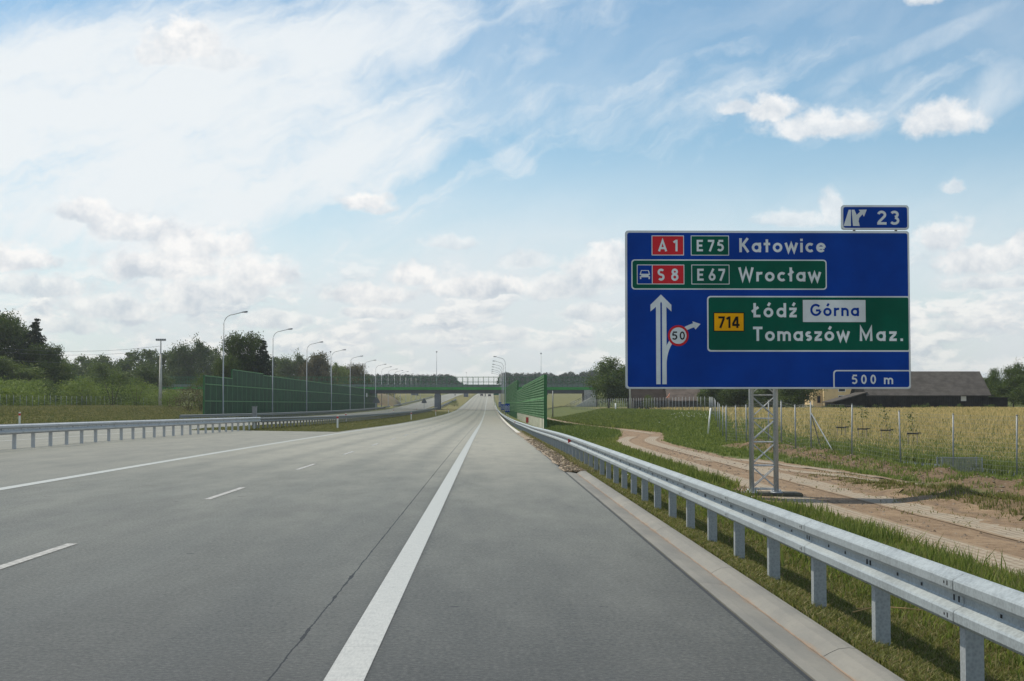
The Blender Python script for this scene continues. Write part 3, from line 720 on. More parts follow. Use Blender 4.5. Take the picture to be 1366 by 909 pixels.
def stroke_quads(pts, w):
    closed = (abs(pts[0][0] - pts[-1][0]) + abs(pts[0][1] - pts[-1][1])) < 1e-4
    P = [Vector(p) for p in pts];
    if closed: P = P[:-1]
    n = len(P); L = []; Rr = []
    for i in range(n):
        a = P[i-1] if (i > 0 or closed) else None; b = P[(i+1) % n] if (i < n-1 or closed) else None
        d1 = (P[i] - a).normalized() if a is not None else None; d2 = (b - P[i]).normalized() if b is not None else None
        if d1 is None: d1 = d2
        if d2 is None: d2 = d1
        n1 = Vector((-d1.y, d1.x)); n2 = Vector((-d2.y, d2.x)); mv = (n1 + n2).normalized(); s = min(2.6, 1 / max(.2, mv.dot(n1)))
        L.append(P[i] + mv * w/2 * s); Rr.append(P[i] - mv * w/2 * s)
    m = n if closed else n - 1
    return L, Rr, [(i, (i+1) % n) for i in range(m)]
def text(mb, s, x0, x1, ybase, cap, K, lay, w=None, mi=0, narrow=1.0):
    """x0..x1 in sign pixels; letters of cap height cap px; spacing solved to fit"""
    adv = [G[c][0] * cap * narrow for c in s]; sp = ((x1 - x0) - sum(adv)) / max(1, len(s) - 1); x = x0; ww = (w or W_) * cap
    for c, a in zip(s, adv):
        for si, st in enumerate(G[c][1]):
            L, Rr, segs = stroke_quads([(x + p[0] * cap * narrow, p[1] * cap) for p in st], ww); n = len(L); z = lay + .0008 * si
            vs = [K(p.x, ybase - p.y, z) for p in L] + [K(p.x, ybase - p.y, z) for p in Rr]
            mb.add(vs, [(i, n + i, n + j, j) for i, j in segs], mi)
        x += a + sp
def rrect(x0, y0, x1, y1, r_, n=6):
    rs = r_ if isinstance(r_, (tuple, list)) else (r_,) * 4          # tl, tr, br, bl
    out = []
    for (cx_, cy_, a, rr) in ((x0, y0, 180, rs[0]), (x1, y0, 90, rs[1]), (x1, y1, 0, rs[2]), (x0, y1, -90, rs[3])):
        ix = cx_ + (rr if cx_ == x0 else -rr); iy = cy_ + (rr if cy_ == y0 else -rr)
        if rr < .01: out.append((cx_, cy_)); continue
        for k in range(n + 1):
            q = R(a - 90 * k / n); out.append((ix + rr * math.cos(q), iy - rr * math.sin(q)))
    return out

def signmat(name, col, rough=.35):
    m = mat('sheeting_' + name, col, .55, spec=.12); t = m.node_tree; p = t.nodes['Principled BSDF']
    tc = t.nodes.new('ShaderNodeTexCoord'); n = noise(t, tc.outputs['Object'], .8, 5, .6)
    t.links.new(mixc(t, n.ss(.3, .7), tuple(c * .80 for c in col), tuple(min(1, c * 1.10) for c in col)), p.inputs['Base Color']); return m
SB = signmat('blue', (.0, .046, .31)); SG = signmat('green', (.0, .100, .060)); SRd = signmat('red', (.62, .025, .035)); SY = signmat('yellow', (.92, .42, .0))
SW = signmat('white', (.72, .76, .76)); SK = signmat('black', (.01, .01, .012)); SA = mat('sign_edge_aluminium', (.45, .47, .48), .4, .6)

def build_sign():
    D = 31.0; x0p, x1p, y0p, y1p = 834.5, 1214, 308.5, 519
    k = D / FPX * 1.009
    xc = atx(1023.2, D); ybase = D; zg = gz(xc, D)
    root = empty('motorway_direction_sign', (xc, D, zg), 'big blue direction sign listing Katowice and Wrocław on a lattice mast', 'road sign')
    zt = atz(519, D) - zg            # bottom edge height above the base
    def K(px, py, lay): return ((px - 1022) * k, -lay, zt + (519 - py) * k)
    def plate(poly, lay, m, name, parent=root, lab=None):
        mb = MB(); mb.add([K(a, b, lay) for a, b in poly], [tuple(range(len(poly)))]); o = mb.build(name, m, parent)
        if lab: o['label'] = lab
        return o
    def words(name, items, m, lay, parent=root, w=None, lab=None, narrow=1.0):
        for it in items:
            mb = MB(); text(mb, *it, K, lay, w, narrow=narrow); mb.build(name, m, parent)
    # panel body (real thickness)
    mb = MB(); poly = rrect(x0p, y0p, x1p, y1p, 4); mb.prism([(K(a, b, 0)[0], K(a, b, 0)[2]) for a, b in poly], 'y', 0, .05)
    panel = mb.build('panel', SA, root)
    mb = MB()
    for py in (330, 370, 410, 450, 495): mb.bx((x0p - 1018) * k, (x1p - 1026) * k, .052, .11, K(0, py, 0)[2] - .03, K(0, py, 0)[2] + .03)
    mb.build('stiffener', M_GALVD, panel)
    plate(rrect(835.3, 309.3, 1213.3, 518.2, 4), .003, SW, 'border', panel); plate(rrect(837.2, 311.4, 1211.6, 516.6, 3), .006, SB, 'blue_field', panel)
    # row 1
    def shield(x0_, y0_, x1_, y1_, m, lay=.009, name='route_plate', par=None):
        o = plate(rrect(x0_, y0_, x1_, y1_, .8), lay, SW, name, par or panel); plate(rrect(x0_ + 1, y0_ + 1, x1_ - 1, y1_ - 1, .5), lay + .003, m, 'plate_field', o); return o
    s = shield(869.7, 315, 912.8, 341.7, SRd); words('lettering', [('A1', 878.6, 904.2, 336.2, 15.4)], SW, .016, panel, narrow=1.0)
    s = shield(921.9, 315, 972.9, 341.7, SG); words('lettering', [('E', 929.7, 938, 336.2, 15.4), ('75', 944.6, 965.8, 336.2, 15.4)], SW, .016, panel)
    words('lettering', [('Katowice', 986.6, 1101.8, 337.2, 18.7)], SW, .010, panel)
    # green Wroclaw field
    plate(rrect(842.6, 347, 1103, 387.2, 4.5), .009, SW, 'green_field_border', panel); plate(rrect(844.2, 348.6, 1101.4, 385.6, 3.5), .012, SG, 'green_field', panel)
    s = shield(849.9, 353.9, 913.1, 380.3, SRd, .015); plate(rrect(851, 355, 869.8, 379.3, .3), .021, SB, 'plate_field', panel); plate(rrect(869.8, 355, 870.8, 379.3, 0), .022, SW, 'plate_divider', panel)
    # car symbol
    mb = MB(); cxp, cyp = 860.5, 368.5
    def pg(pts, lay=.024): mb.add([K(cxp + a, cyp + b, lay) for a, b in pts], [tuple(range(len(pts)))])
    pg([(-4.8, -7), (4.8, -7), (5.4, -6.2), (-5.4, -6.2)]); pg([(-5.4, -6.2), (-4.4, -6.2), (-5.2, -2.2), (-6.6, -2.2)]); pg([(4.4, -6.2), (5.4, -6.2), (6.6, -2.2), (5.2, -2.2)])
    pg([(-6.6, -2.2), (6.6, -2.2), (6.9, -.6), (5, -.6), (5, 1.2), (6.9, 1.2), (6.9, 2.4), (-6.9, 2.4), (-6.9, 1.2), (-5, 1.2), (-5, -.6), (-6.9, -.6)])
    pg([(-6.6, 2.5), (-4.8, 2.5), (-4.8, 4.8), (-6.6, 4.8)]); pg([(4.8, 2.5), (6.6, 2.5), (6.6, 4.8), (4.8, 4.8)])
    mb.build('car_symbol', SW, panel)
    words('lettering', [('S', 877.4, 886.8, 375.4, 16.0), ('8', 895.6, 905.2, 375.4, 16.0)], SW, .025, panel)
    s = shield(922.4, 353.9, 973.2, 380.3, SG, .015); words('lettering', [('E', 930.1, 938.6, 375.4, 16), ('67', 945.3, 967.3, 375.4, 16)], SW, .023, panel)
    words('lettering', [('Wrocław', 985.3, 1095, 376.2, 18.7)], SW, .015, panel)
    # main arrow
    mb = MB(); A = lambda pts, lay: mb.add([K(a, b, lay) for a, b in pts], [tuple(range(len(pts)))])
    A([(881.8, 393.8), (867.8, 407.5), (867.8, 416.4), (875.1, 410.2), (875.1, 512.8), (880.9, 512.8), (880.9, 405.5), (881.9, 403.2)], .010)
    A([(881.8, 393.8), (881.9, 403.2), (883.1, 405.5), (883.1, 512.8), (889.0, 512.8), (889.0, 410.2), (895.6, 416.4), (895.6, 407.5)], .010)
    # exit branch: band from the shaft up and right under the speed plate
    cl = []
    for i in range(15):
        f = i / 14; P = [(886.2, 486), (886.8, 462), (900, 442), (926.5, 434.2)]
        a = [(1-f)**3, 3*(1-f)**2*f, 3*(1-f)*f*f, f**3]; cl.append((sum(a[j]*P[j][0] for j in range(4)), sum(a[j]*P[j][1] for j in range(4))))
    L, Rr, segs = stroke_quads(cl, 5.4); n = len(L); mb.add([K(p.x, p.y, .0115) for p in L] + [K(p.x, p.y, .0115) for p in Rr], [(i, n+i, n+j, j) for i, j in segs])
    A([(923.6, 429.4), (934.2, 432.9), (927.6, 440.3), (925.6, 437.6), (927.6, 436.9), (925.6, 431.9), (924.2, 432.3)], .013)
    mb.build('arrow_symbol', SW, panel)
    def disc(x, y, r_, lay, m, name, par): return plate([(x + r_ * math.cos(2*math.pi*i/40), y + r_ * math.sin(2*math.pi*i/40)) for i in range(40)], lay, m, name, par)
    d = disc(904.6, 448.4, 13.9, .016, SRd, 'speed_limit_plate', panel); disc(904.6, 448.4, 10.9, .019, SW, 'plate_field', d)
    words('lettering', [('50', 896.0, 913.6, 454, 11.2)], SK, .022, panel, w=.16, narrow=1.15)
    # green exit field
    plate(rrect(943.1, 395.6, 1213.2, 469.6, (4.5, 2.5, 2.5, 4.5)), .009, SW, 'green_field_border', panel); plate(rrect(945, 397.4, 1211.6, 467.6, (3.5, 2, 2, 3.5)), .012, SG, 'green_field', panel)
    plate(rrect(951.4, 417.4, 992.6, 443, .4), .015, SK, 'route_plate', panel); plate(rrect(952.6, 418.6, 991.4, 441.8, .2), .018, SY, 'plate_field', panel)
    words('lettering', [('714', 957.9, 986.2, 438.2, 15.4)], SK, .021, panel)
    words('lettering', [('Łódź', 1002.6, 1062.4, 424, 19)], SW, .015, panel)
    plate(rrect(1070.6, 400.8, 1154.3, 430.2, .5), .015, SW, 'district_plate', panel); words('lettering', [('Górna', 1080.4, 1145.4, 422.3, 16.4)], SB, .018, panel, w=.18)
    words('lettering', [('Tomaszów', 1004, 1132.6, 455.4, 19), ('Maz.', 1146, 1203.8, 455.4, 19)], SW, .015, panel)
    # distance field
    plate(rrect(1110.3, 493.9, 1213.2, 518.2, (4.5, 2, 4, 0)), .009, SW, 'distance_field_border', panel); plate(rrect(1112.2, 495.6, 1211.6, 516.6, (3.5, 1.5, 3, 1)), .012, SB, 'distance_field', panel)
    words('lettering', [('500', 1134.7, 1167.3, 512.6, 12.6), ('m', 1177.6, 1190.8, 512.6, 12.6)], SW, .015, panel, w=.17, narrow=1.05)
    # exit number tab
    mb = MB(); poly = rrect(1123.3, 273.8, 1214, 306.8, 4); mb.prism([(K(a, b, 0)[0], K(a, b, 0)[2]) for a, b in poly], 'y', 0, .05)
    tab = mb.build('exit_number_tab', SA, root)
    plate(rrect(1123.9, 274.4, 1213.4, 306.2, 4), .003, SW, 'border', tab); plate(rrect(1126, 276.4, 1211.6, 304.3, 3), .006, SB, 'blue_field', tab)
    words('lettering', [('23', 1170.8, 1201, 300, 18.6)], SW, .010, tab, narrow=1.2)
    mb = MB(); q = lambda a, b: (1010 + a / 6.353, 265 + b / 6.353)
    A([q(783, 96), q(802, 96), q(800, 234), q(738, 234)], .010); A([q(808, 96), q(832, 96), q(850, 140), q(880, 112), q(868, 96), q(937, 94), q(912, 156), q(900, 134), q(872, 165), q(866, 195), q(876, 234), q(818, 234)], .010)
    mb.build('exit_symbol', SW, tab)
    mb = MB(); mb.bx((1140 - 1022) * k, (1143 - 1022) * k, .052, .1, zt + (519 - 330) * k, zt + (519 - 278) * k).bx((1196 - 1022) * k, (1199 - 1022) * k, .052, .1, zt + (519 - 330) * k, zt + (519 - 278) * k); mb.build('tab_bracket', M_GALVD, tab)
    # lattice mast behind the panel
    mast = empty('mast', (0, 0, 0), None, None); mast.parent = root
    wx, wy, yb = .52, .42, .16; H = zt + (519 - 330) * k; rot = R(-9)
    def leg(a, b):
        ca, sa = math.cos(rot), math.sin(rot); a *= wx / 2; b *= wy / 2; return (a * ca - b * sa, yb + wy/2 + .05 + a * sa + b * ca)
    cor = [leg(-1, -1), leg(1, -1), leg(1, 1), leg(-1, 1)]; z0 = .10
    for c in cor:
        mb = MB(); mb.tube([(c[0], c[1], z0), (c[0], c[1], H)], .048, 12); mb.box((c[0], c[1], z0 + .012), (.22, .2, .024))
        for sx in (-.075, .075):
            for sy in (-.065, .065): mb.tube([(c[0] + sx, c[1] + sy, z0), (c[0] + sx, c[1] + sy, z0 + .07)], .012, 6)
        mb.build('leg', M_MAST, mast, True)
    nlev = 9; lv = [z0 + .08 + i * .505 for i in range(nlev + 1)]
    for f in range(4):
        a, b = cor[f], cor[(f + 1) % 4]; mb = MB()
        for i in range(nlev):
            if lv[i+1] > H: break
            mb.tube([(a[0], a[1], lv[i]), (b[0], b[1], lv[i])], .016, 6)
            p, q_ = ((a, b) if i % 2 == 0 else (b, a)); off = .012 if f in (0, 2) else 0
            mb.tube([(p[0], p[1], lv[i] + .02), (q_[0], q_[1], lv[i+1] - .02)], .013, 6); mb.tube([(q_[0], q_[1] + .028, lv[i] + .02), (p[0], p[1] + .028, lv[i+1] - .02)], .011, 6)
        mb.build('brace', M_MAST, mast)
    mb = MB(); mb.bx(-.95, .75, -.05, .85, -.35, .09); mb.box((.0, .4, .095), (1.5, .7, .02)); fo = mb.build('foundation_slab', M_MOSSY, root)
    mb = MB()
    for py in (345, 480):
        z = K(0, py, 0)[2]; mb.bx(-.45, .45, .112, .16, z - .04, z + .04)
    mb.build('clamp', M_GALVD, mast)
    return root
build_sign()

# ------------------------------------------------------------------ street lamps
def lamp_proto(hgt, arm, side):
    root = empty('street_lamp', (0, 0, 0), 'x', 'street lamp')
    mb = MB(); mb.tube([(0, 0, -.3), (0, 0, 1.2), (0, 0, 1.25), (0, 0, hgt - 1.6)], [.12, .115, .09, .062], 10); mb.box((0, 0, .02), (.36, .36, .04)); mb.build('pole', M_POLE, root, True)
    pts = [(0, 0, hgt - 1.6)]
    for i in range(9):
        a = R(90 * i / 8); pts.append((side * (1.0 - math.cos(a)) * 1.15, 0, hgt - 1.6 + 1.15 * math.sin(a)))
    pts.append((side * (arm - .4), 0, hgt - .18)); mb = MB(); mb.tube(pts, .045, 8); mb.build('arm', M_POLE, root, True)
    mb = MB(); xa = side * (arm - .45); h = hgt - .18
    mb.add([(xa, -.07, h - .05), (xa, .07, h - .05), (xa, .05, h + .06), (xa, -.05, h + .06), (xa + side * .75, -.14, h + .0), (xa + side * .75, .14, h + .0), (xa + side * .7, .09, h + .15), (xa + side * .7, -.09, h + .15)],
           [(0,1,2,3),(4,7,6,5),(0,4,5,1),(1,5,6,2),(2,6,7,3),(3,7,4,0)]); hd = mb.build('lamp_head', M_HEAD, root)
    mb = MB(); mb.box((xa + side * .45, 0, h - .05), (.42, .2, .03)); mb.build('lens', M_LENS, hd)
    reg(root); return root
ORD = ['first', 'second', 'third', 'fourth', 'fifth', 'sixth', 'seventh', 'eighth', 'ninth', 'tenth', 'eleventh', 'twelfth', 'thirteenth', 'fourteenth', 'fifteenth', 'sixteenth']
HL = 12.0
lp = lamp_proto(HL, 2.8, 1); first = True
for i in range(15):
    Y = [189, 231, 279, 315, 354, 385, 422, 452, 482, 514, 548, 585, 625, 668, 710][i]
    tx, ty = [(325,415),(385,438),(428,455.5),(459,466),(480,474.5),(498,480),(512,485.5),(520,489),(529,492),(538,494),(544.5,495.5)][i] if i < 11 else (544.5 + (i-10)*7, 495.5 + (i-10)*1.0)
    X = atx([297.5, 363.5, 409, 442, 467, 486, 501][i], Y) if i < 7 else -33.0; zt_ = atz(ty, Y)
    o = lp if i == 0 else copy_tree(lp); base = gz(X, Y)
    s = (zt_ - base) / HL; s = s if i < 11 else 1.0
    o.location = (X, Y, base); o.scale = (1, 1, s)
    tag(o, f'tall curved lamp behind the opposite carriageway, {ORD[i]} from the left in its row' if i < 7 else f'distant curved lamp rising over the overpass, {ORD[i-7]} lamp right of the noise wall end', 'street lamp', 'curved street lamps on the left side')
rp = lamp_proto(HL, 2.6, -1)
for i in range(7):
    Y = [356, 391, 421, 449, 480, 505, 545][i]; ty = [475, 481, 485.5, 489, 492.6, 495, 497.5][i]; px = [674, 671.6, 669.9, 668.6, 667.4, 666.6, 665.6][i]
    o = rp if i == 0 else copy_tree(rp); X = atx(px, Y); b = gz(X, Y); o.location = (X, Y, b); o.scale = (1, 1, (atz(ty, Y) - b) / HL)
    tag(o, f'curved lamp beside the right hard shoulder, {ORD[i]} nearest in its row', 'street lamp', 'curved street lamps on the right side')
def mastpole(px, ytop, Y, lab):
    X = atx(px, Y); b = gz(X, Y); root = empty('light_mast', (X, Y, b), lab, 'mast', 'thin straight masts near the overpass'); h = atz(ytop, Y) - b
    mb = MB(); mb.tube([(0, 0, -.2), (0, 0, h - .3)], [.14, .06], 8); mb.build('pole', M_POLE, root, True)
    mb = MB(); mb.box((0, 0, h - .15), (.5, .5, .3)).box((0, 0, h - .33), (.3, .3, .1)); mb.build('lamp_head', M_HEAD, root)
mastpole(582.3, 469, 500, 'thin straight mast rising above the overpass left of the road')
mastpole(721.8, 471, 500, 'thin straight mast rising above the right green noise wall')
mastpole(622.0, 497, 900, 'tiny far mast in the gap of sky above the overpass railing')
mastpole(440.5, 469, 480, 'straight mast close beside the fourth lamp of the left row')

# ------------------------------------------------------------------ noise walls
def noise_wall_left():
    X = -36.0; y0, y1 = 185.0, 470.0
    root = empty('noise_wall', (X, y0, gz(X, y0)), 'long dark green noise wall on the left beyond the opposite carriageway', 'noise wall', 'green noise walls')
    rx, ry, rz = root.location; pan = MB(); rails = MB(); posts = []
    y = y0; i = 0
    def low(y): return atz(557.5, 185) + (atz(547, 460) - atz(557.5, 185)) * (y - 185) / 275
    while y < y1:
        b = low(y); h = 5.35 if y < 203 else 6.35
        if 203 < y < 230: h = 6.6
        z0 = b; z1 = b + h; yn = y + 4
        nr = 16
        # vertical cassette ribs
        for j in range(nr):
            ya = y + .08 + j * (3.84 / nr); w = 3.84 / nr; d = .05 if j % 2 else .0
            pan.bx(X - .06 - rx, X + .02 + d - rx, ya - ry, ya + w - .001 - ry, z0 + (.002 if j % 2 else 0) - rz, z1 - (.004 if j % 2 else 0) - rz)
        for hh in (2.15, 4.3, h):
            if hh < h + .01: rails.bx(X + .072 - rx, X + .14 - rx, y + .08 - ry, yn - .08 - ry, z0 + hh - .07 - rz, z0 + hh + .03 - rz)
        posts.append((y, z0, h)); y = yn; i += 1
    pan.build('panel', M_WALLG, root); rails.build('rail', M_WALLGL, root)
    for (yy, z0, h) in posts:
        mb = MB(); mb.bx(X - .1 - rx, X + .12 - rx, yy - .078 - ry, yy + .078 - ry, z0 - .4 - rz, z0 + h + .04 - rz); mb.build('post', M_WALLGP, root)
    mb = MB(); mb.bx(X - .14 - rx, X + .19 - rx, y0 - .3 - ry, y1 - ry, low(y0) - .6 - rz, low(y0) - .02 - rz)
    mb.build('plinth', M_CONC, root)
    # white notice plate near the far end
    mb = MB(); p = at(494.5, 528, 447); mb.box((X + .23 - rx, 430 - ry, p.z - rz), (.05, 4.2, 1.1)); mb.build('notice_plate', M_SHEETW, root)
noise_wall_left()
def noise_wall_right():
    y0, y1 = 152.0, 436.0; xf = lambda y: float(np.interp(y, [152, 290, 436], [6.0, 5.9, 5.0]))
    root = empty('noise_wall', (6, y0, gz(6, y0)), 'bright green slatted noise wall on the right with pale concrete base panels', 'noise wall', 'green noise walls'); rx, ry, rz = root.location
    base = lambda y: float(np.interp(y, [152, 290, 436], [atz(572.5, 152), -.35, .2]))
    slat = MB(); rails = MB(); bas = MB(); low = MB(); ztop1 = 4.75
    y = y0; k = 0; posts = []
    while y < y1:
        yn = y + 4; X = xf(y + 2); b = base(y); zb = float(np.interp(y, [152, 290, 436], [.40, .55, .7])); zm = float(np.interp(y, [152, 290, 436], [2.60, 2.45, 2.9])); zt = ztop1 if y < 288 else 6.7
        ya, yb = y + .1 - ry, yn - .1 - ry
        z = zb
        while z < zt - .05:
            dd = random.uniform(-.012, .012)
            slat.prism([(X - .05 - rx, z), (X - .05 - rx, z + .03), (X - .15 + dd - rx, z + .07), (X - .15 + dd - rx, z + .235), (X - .02 - rx, z + .297), (X + .06 - rx, z + .297), (X + .06 - rx, z)], 'y', ya, yb)
            z += .3
        for j in range(1, 2): rails.bx(X - .16 - rx, X + .09 - rx, ya, yb, zm - .07, zm + .05)
        rails.bx(X - .15 - rx, X + .09 - rx, ya, yb, z + .004, z + .10)
        (bas if y < 288 else low).bx(X - .1 - rx, X + .06 - rx, ya, yb, b - .5, zb - .003)
        for j in range(6): (bas if y < 288 else low).bx(X - .13 - rx, X - .101 - rx, ya + .1 + j * .62, ya + .1 + j * .62 + .5, b - .5, zb - .06)
        posts.append((X, y, b, z + .12)); y = yn; k += 1
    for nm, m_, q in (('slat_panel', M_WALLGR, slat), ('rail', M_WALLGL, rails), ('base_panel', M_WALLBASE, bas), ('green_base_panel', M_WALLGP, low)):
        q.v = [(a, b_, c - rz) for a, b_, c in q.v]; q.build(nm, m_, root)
    for i, (X, yy, b, zt) in enumerate(posts):
        mb = MB(); w = .16 if i else .2
        mb.bx(X - .17 - rx, X + .17 - rx, yy - .095 - ry, yy + .095 - ry, b - .5 - rz, zt - rz); mb.build('post', M_WALLGP, root)
    mb = MB(); mb.bx(-.36, -.30, 286 - 152, 286.06 - 152, 4.2, 6.8)
    p = MB(); yy = 6*1940/54; p.tube([(-.4, yy - ry, 0.9 - rz), (-.4, yy - ry, 1.0 - rz)], .0, 3) if False else None
    return root
noise_wall_right()
# red reflector marker in front of the base panels
def small(name, mb_parts, loc, lab, cat, group=None, rz=0):
    root = empty(name, loc, lab, cat, group, rz)
    for nm, mb_, m_ in mb_parts: mb_.build(nm, m_, root)
    return root
Y = 165; p = at(703.3, 560.5, Y)
small('marker_post', [('plate', MB().box((0, 0, 1.15), (.28, .05, .62)), M_RED), ('stem', MB().bx(-.03, .03, .03, .08, 0, 1.4), M_GALVD)], (p.x, Y, p.z - 1.15), 'red marker plate standing before the pale base of the right noise wall', 'marker')

# delineator posts
def delin(X, Y, h, lab, z=None):
    b = gz(X, Y) if z is None else z
    root = empty('delineator_post', (X, Y, b), lab, 'delineator', 'white and red roadside delineators')
    mb = MB(); mb.prism([(-.07, -.05), (.07, -.05), (.05, .05), (-.05, .05)], 'z', -.1, h * .74); mb.prism([(-.07, -.05), (.07, -.05), (.05, .05), (-.05, .05)], 'z', h * .9, h); mb.build('body', M_WHITE, root)
    mb = MB(); mb.prism([(-.075, -.055), (.075, -.055), (.055, .055), (-.055, .055)], 'z', h * .74 + .001, h * .9 - .001); mb.build('red_band', M_RED, root)
for i, (px, py, Y, h, lab) in enumerate([(450.5, 571, 112, 1.0, 'white and red delineator where the median grass begins'), (548.6, 561, 205, 1.1, 'white and red delineator in the median grass left of the bridge pier'),
        (581.3, 553, 290, 1.1, 'faint delineator in the median grass just before the bridge pier'), (598.5, 551, 360, 1.1, 'farthest delineator in the median grass right of the bridge pier'),
        (525, 552, 300, 1.1, 'tiny post between the opposite carriageway and the median rail'), (556, 549, 350, 1.1, 'small marker post beside the warning sign on the opposite road edge')]):
    X = atx(px, Y); delin(X, Y, h, lab)
X = -33.5; delin(atx(26.6, 104), 104, 1.0, 'red and white delineator beyond the median rail at the far left')
delin(atx(461.5, 163), 163, 1.0, 'small red and white post seen above the dark median rail')
# warning signs seen from behind
def backsign(px, ytop, ybot, ybase, Y, lab):
    X = atx(px, Y); zb = gz(X, Y); s = (atz(ytop, Y) - atz(ybot, Y)); zc = atz(ybot, Y)
    root = empty('warning_sign', (X, Y, zb), lab, 'road sign', 'sign backs on the opposite road'); w = s * 1.05
    mb = MB(); mb.prism([(-w * .55, zc - zb), (w * .55, zc - zb), (w * .5, zc - zb + s * .35), (w * .12, zc - zb + s), (-w * .12, zc - zb + s), (-w * .5, zc - zb + s * .35)], 'y', 0, .03); mb.build('plate', M_HEAD, root)
    mb = MB(); mb.tube([(0, .06, -.2), (0, .06, zc - zb + s * .7)], .05, 8); mb.build('post', M_POLE, root)
backsign(565.8, 532, 538, 545, 395, 'dark triangular sign back on the opposite carriageway left of the bridge pier')
backsign(607, 525.8, 527.6, 531, 640, 'tiny dark sign back beyond the overpass by the far median')
backsign(502, 530, 538, 545, 400, 'dark sign back at the right end of the left noise wall')

# blue chevron boards
def chev(px0, px1, yt, yb, Y, lab):
    X = atx((px0 + px1) / 2, Y); w = (px1 - px0) * Y / FPX; zt_, zb_ = atz(yt, Y), atz(yb, Y); g_ = gz(X, Y); h = zt_ - zb_
    root = empty('chevron_board', (X, Y, g_), lab, 'road sign', 'blue chevron boards by the right verge')
    mb = MB(); mb.bx(-w/2, w/2, 0, .04, zb_ - g_, zt_ - g_); bd = mb.build('board', SB, root)
    mb = MB()
    for j in range(4):
        z = zb_ - g_ + h * (.12 + .16 * j); s = w * .22; n = 4
        for q in range(n):
            xa = -w/2 + w * q / n + .01; xb = -w/2 + w * (q + 1) / n - .01; up = s if q % 2 == 0 else 0; dn = 0 if q % 2 == 0 else s
            mb.add([(xa, -.004, z + dn), (xb, -.004, z + up), (xb, -.004, z + up + h * .06), (xa, -.004, z + dn + h * .06)], [(0, 1, 2, 3)])
    mb.build('chevron_pattern', SW, bd)
    mb = MB(); mb.tube([(-w * .3, .08, -.3), (-w * .3, .08, zt_ - g_)], .04, 6); mb.tube([(w * .3, .08, -.3), (w * .3, .08, zt_ - g_)], .04, 6); mb.build('post', M_POLE, root)
chev(673.8, 680, 538.6, 550, 286, 'nearest blue and white zigzag board below the right noise wall')
chev(668.4, 673.2, 539.5, 547, 340, 'middle blue and white zigzag board of the three')
chev(665, 669, 536.8, 542.8, 425, 'farthest blue board of the three beside the verge')
X = atx(661.8, 620); small('direction_board', [('board', MB().bx(-1.1, 1.1, 0, .05, atz(527.2, 620) - gz(X, 620), atz(524.0, 620) - gz(X, 620)), SG), ('post', MB().tube([(-.7, .1, -.3), (-.7, .1, atz(525, 620) - gz(X, 620))], .05, 6), M_POLE)],
      (X, 620, gz(X, 620)), 'small green sign board just under the overpass girder at the right verge', 'road sign')

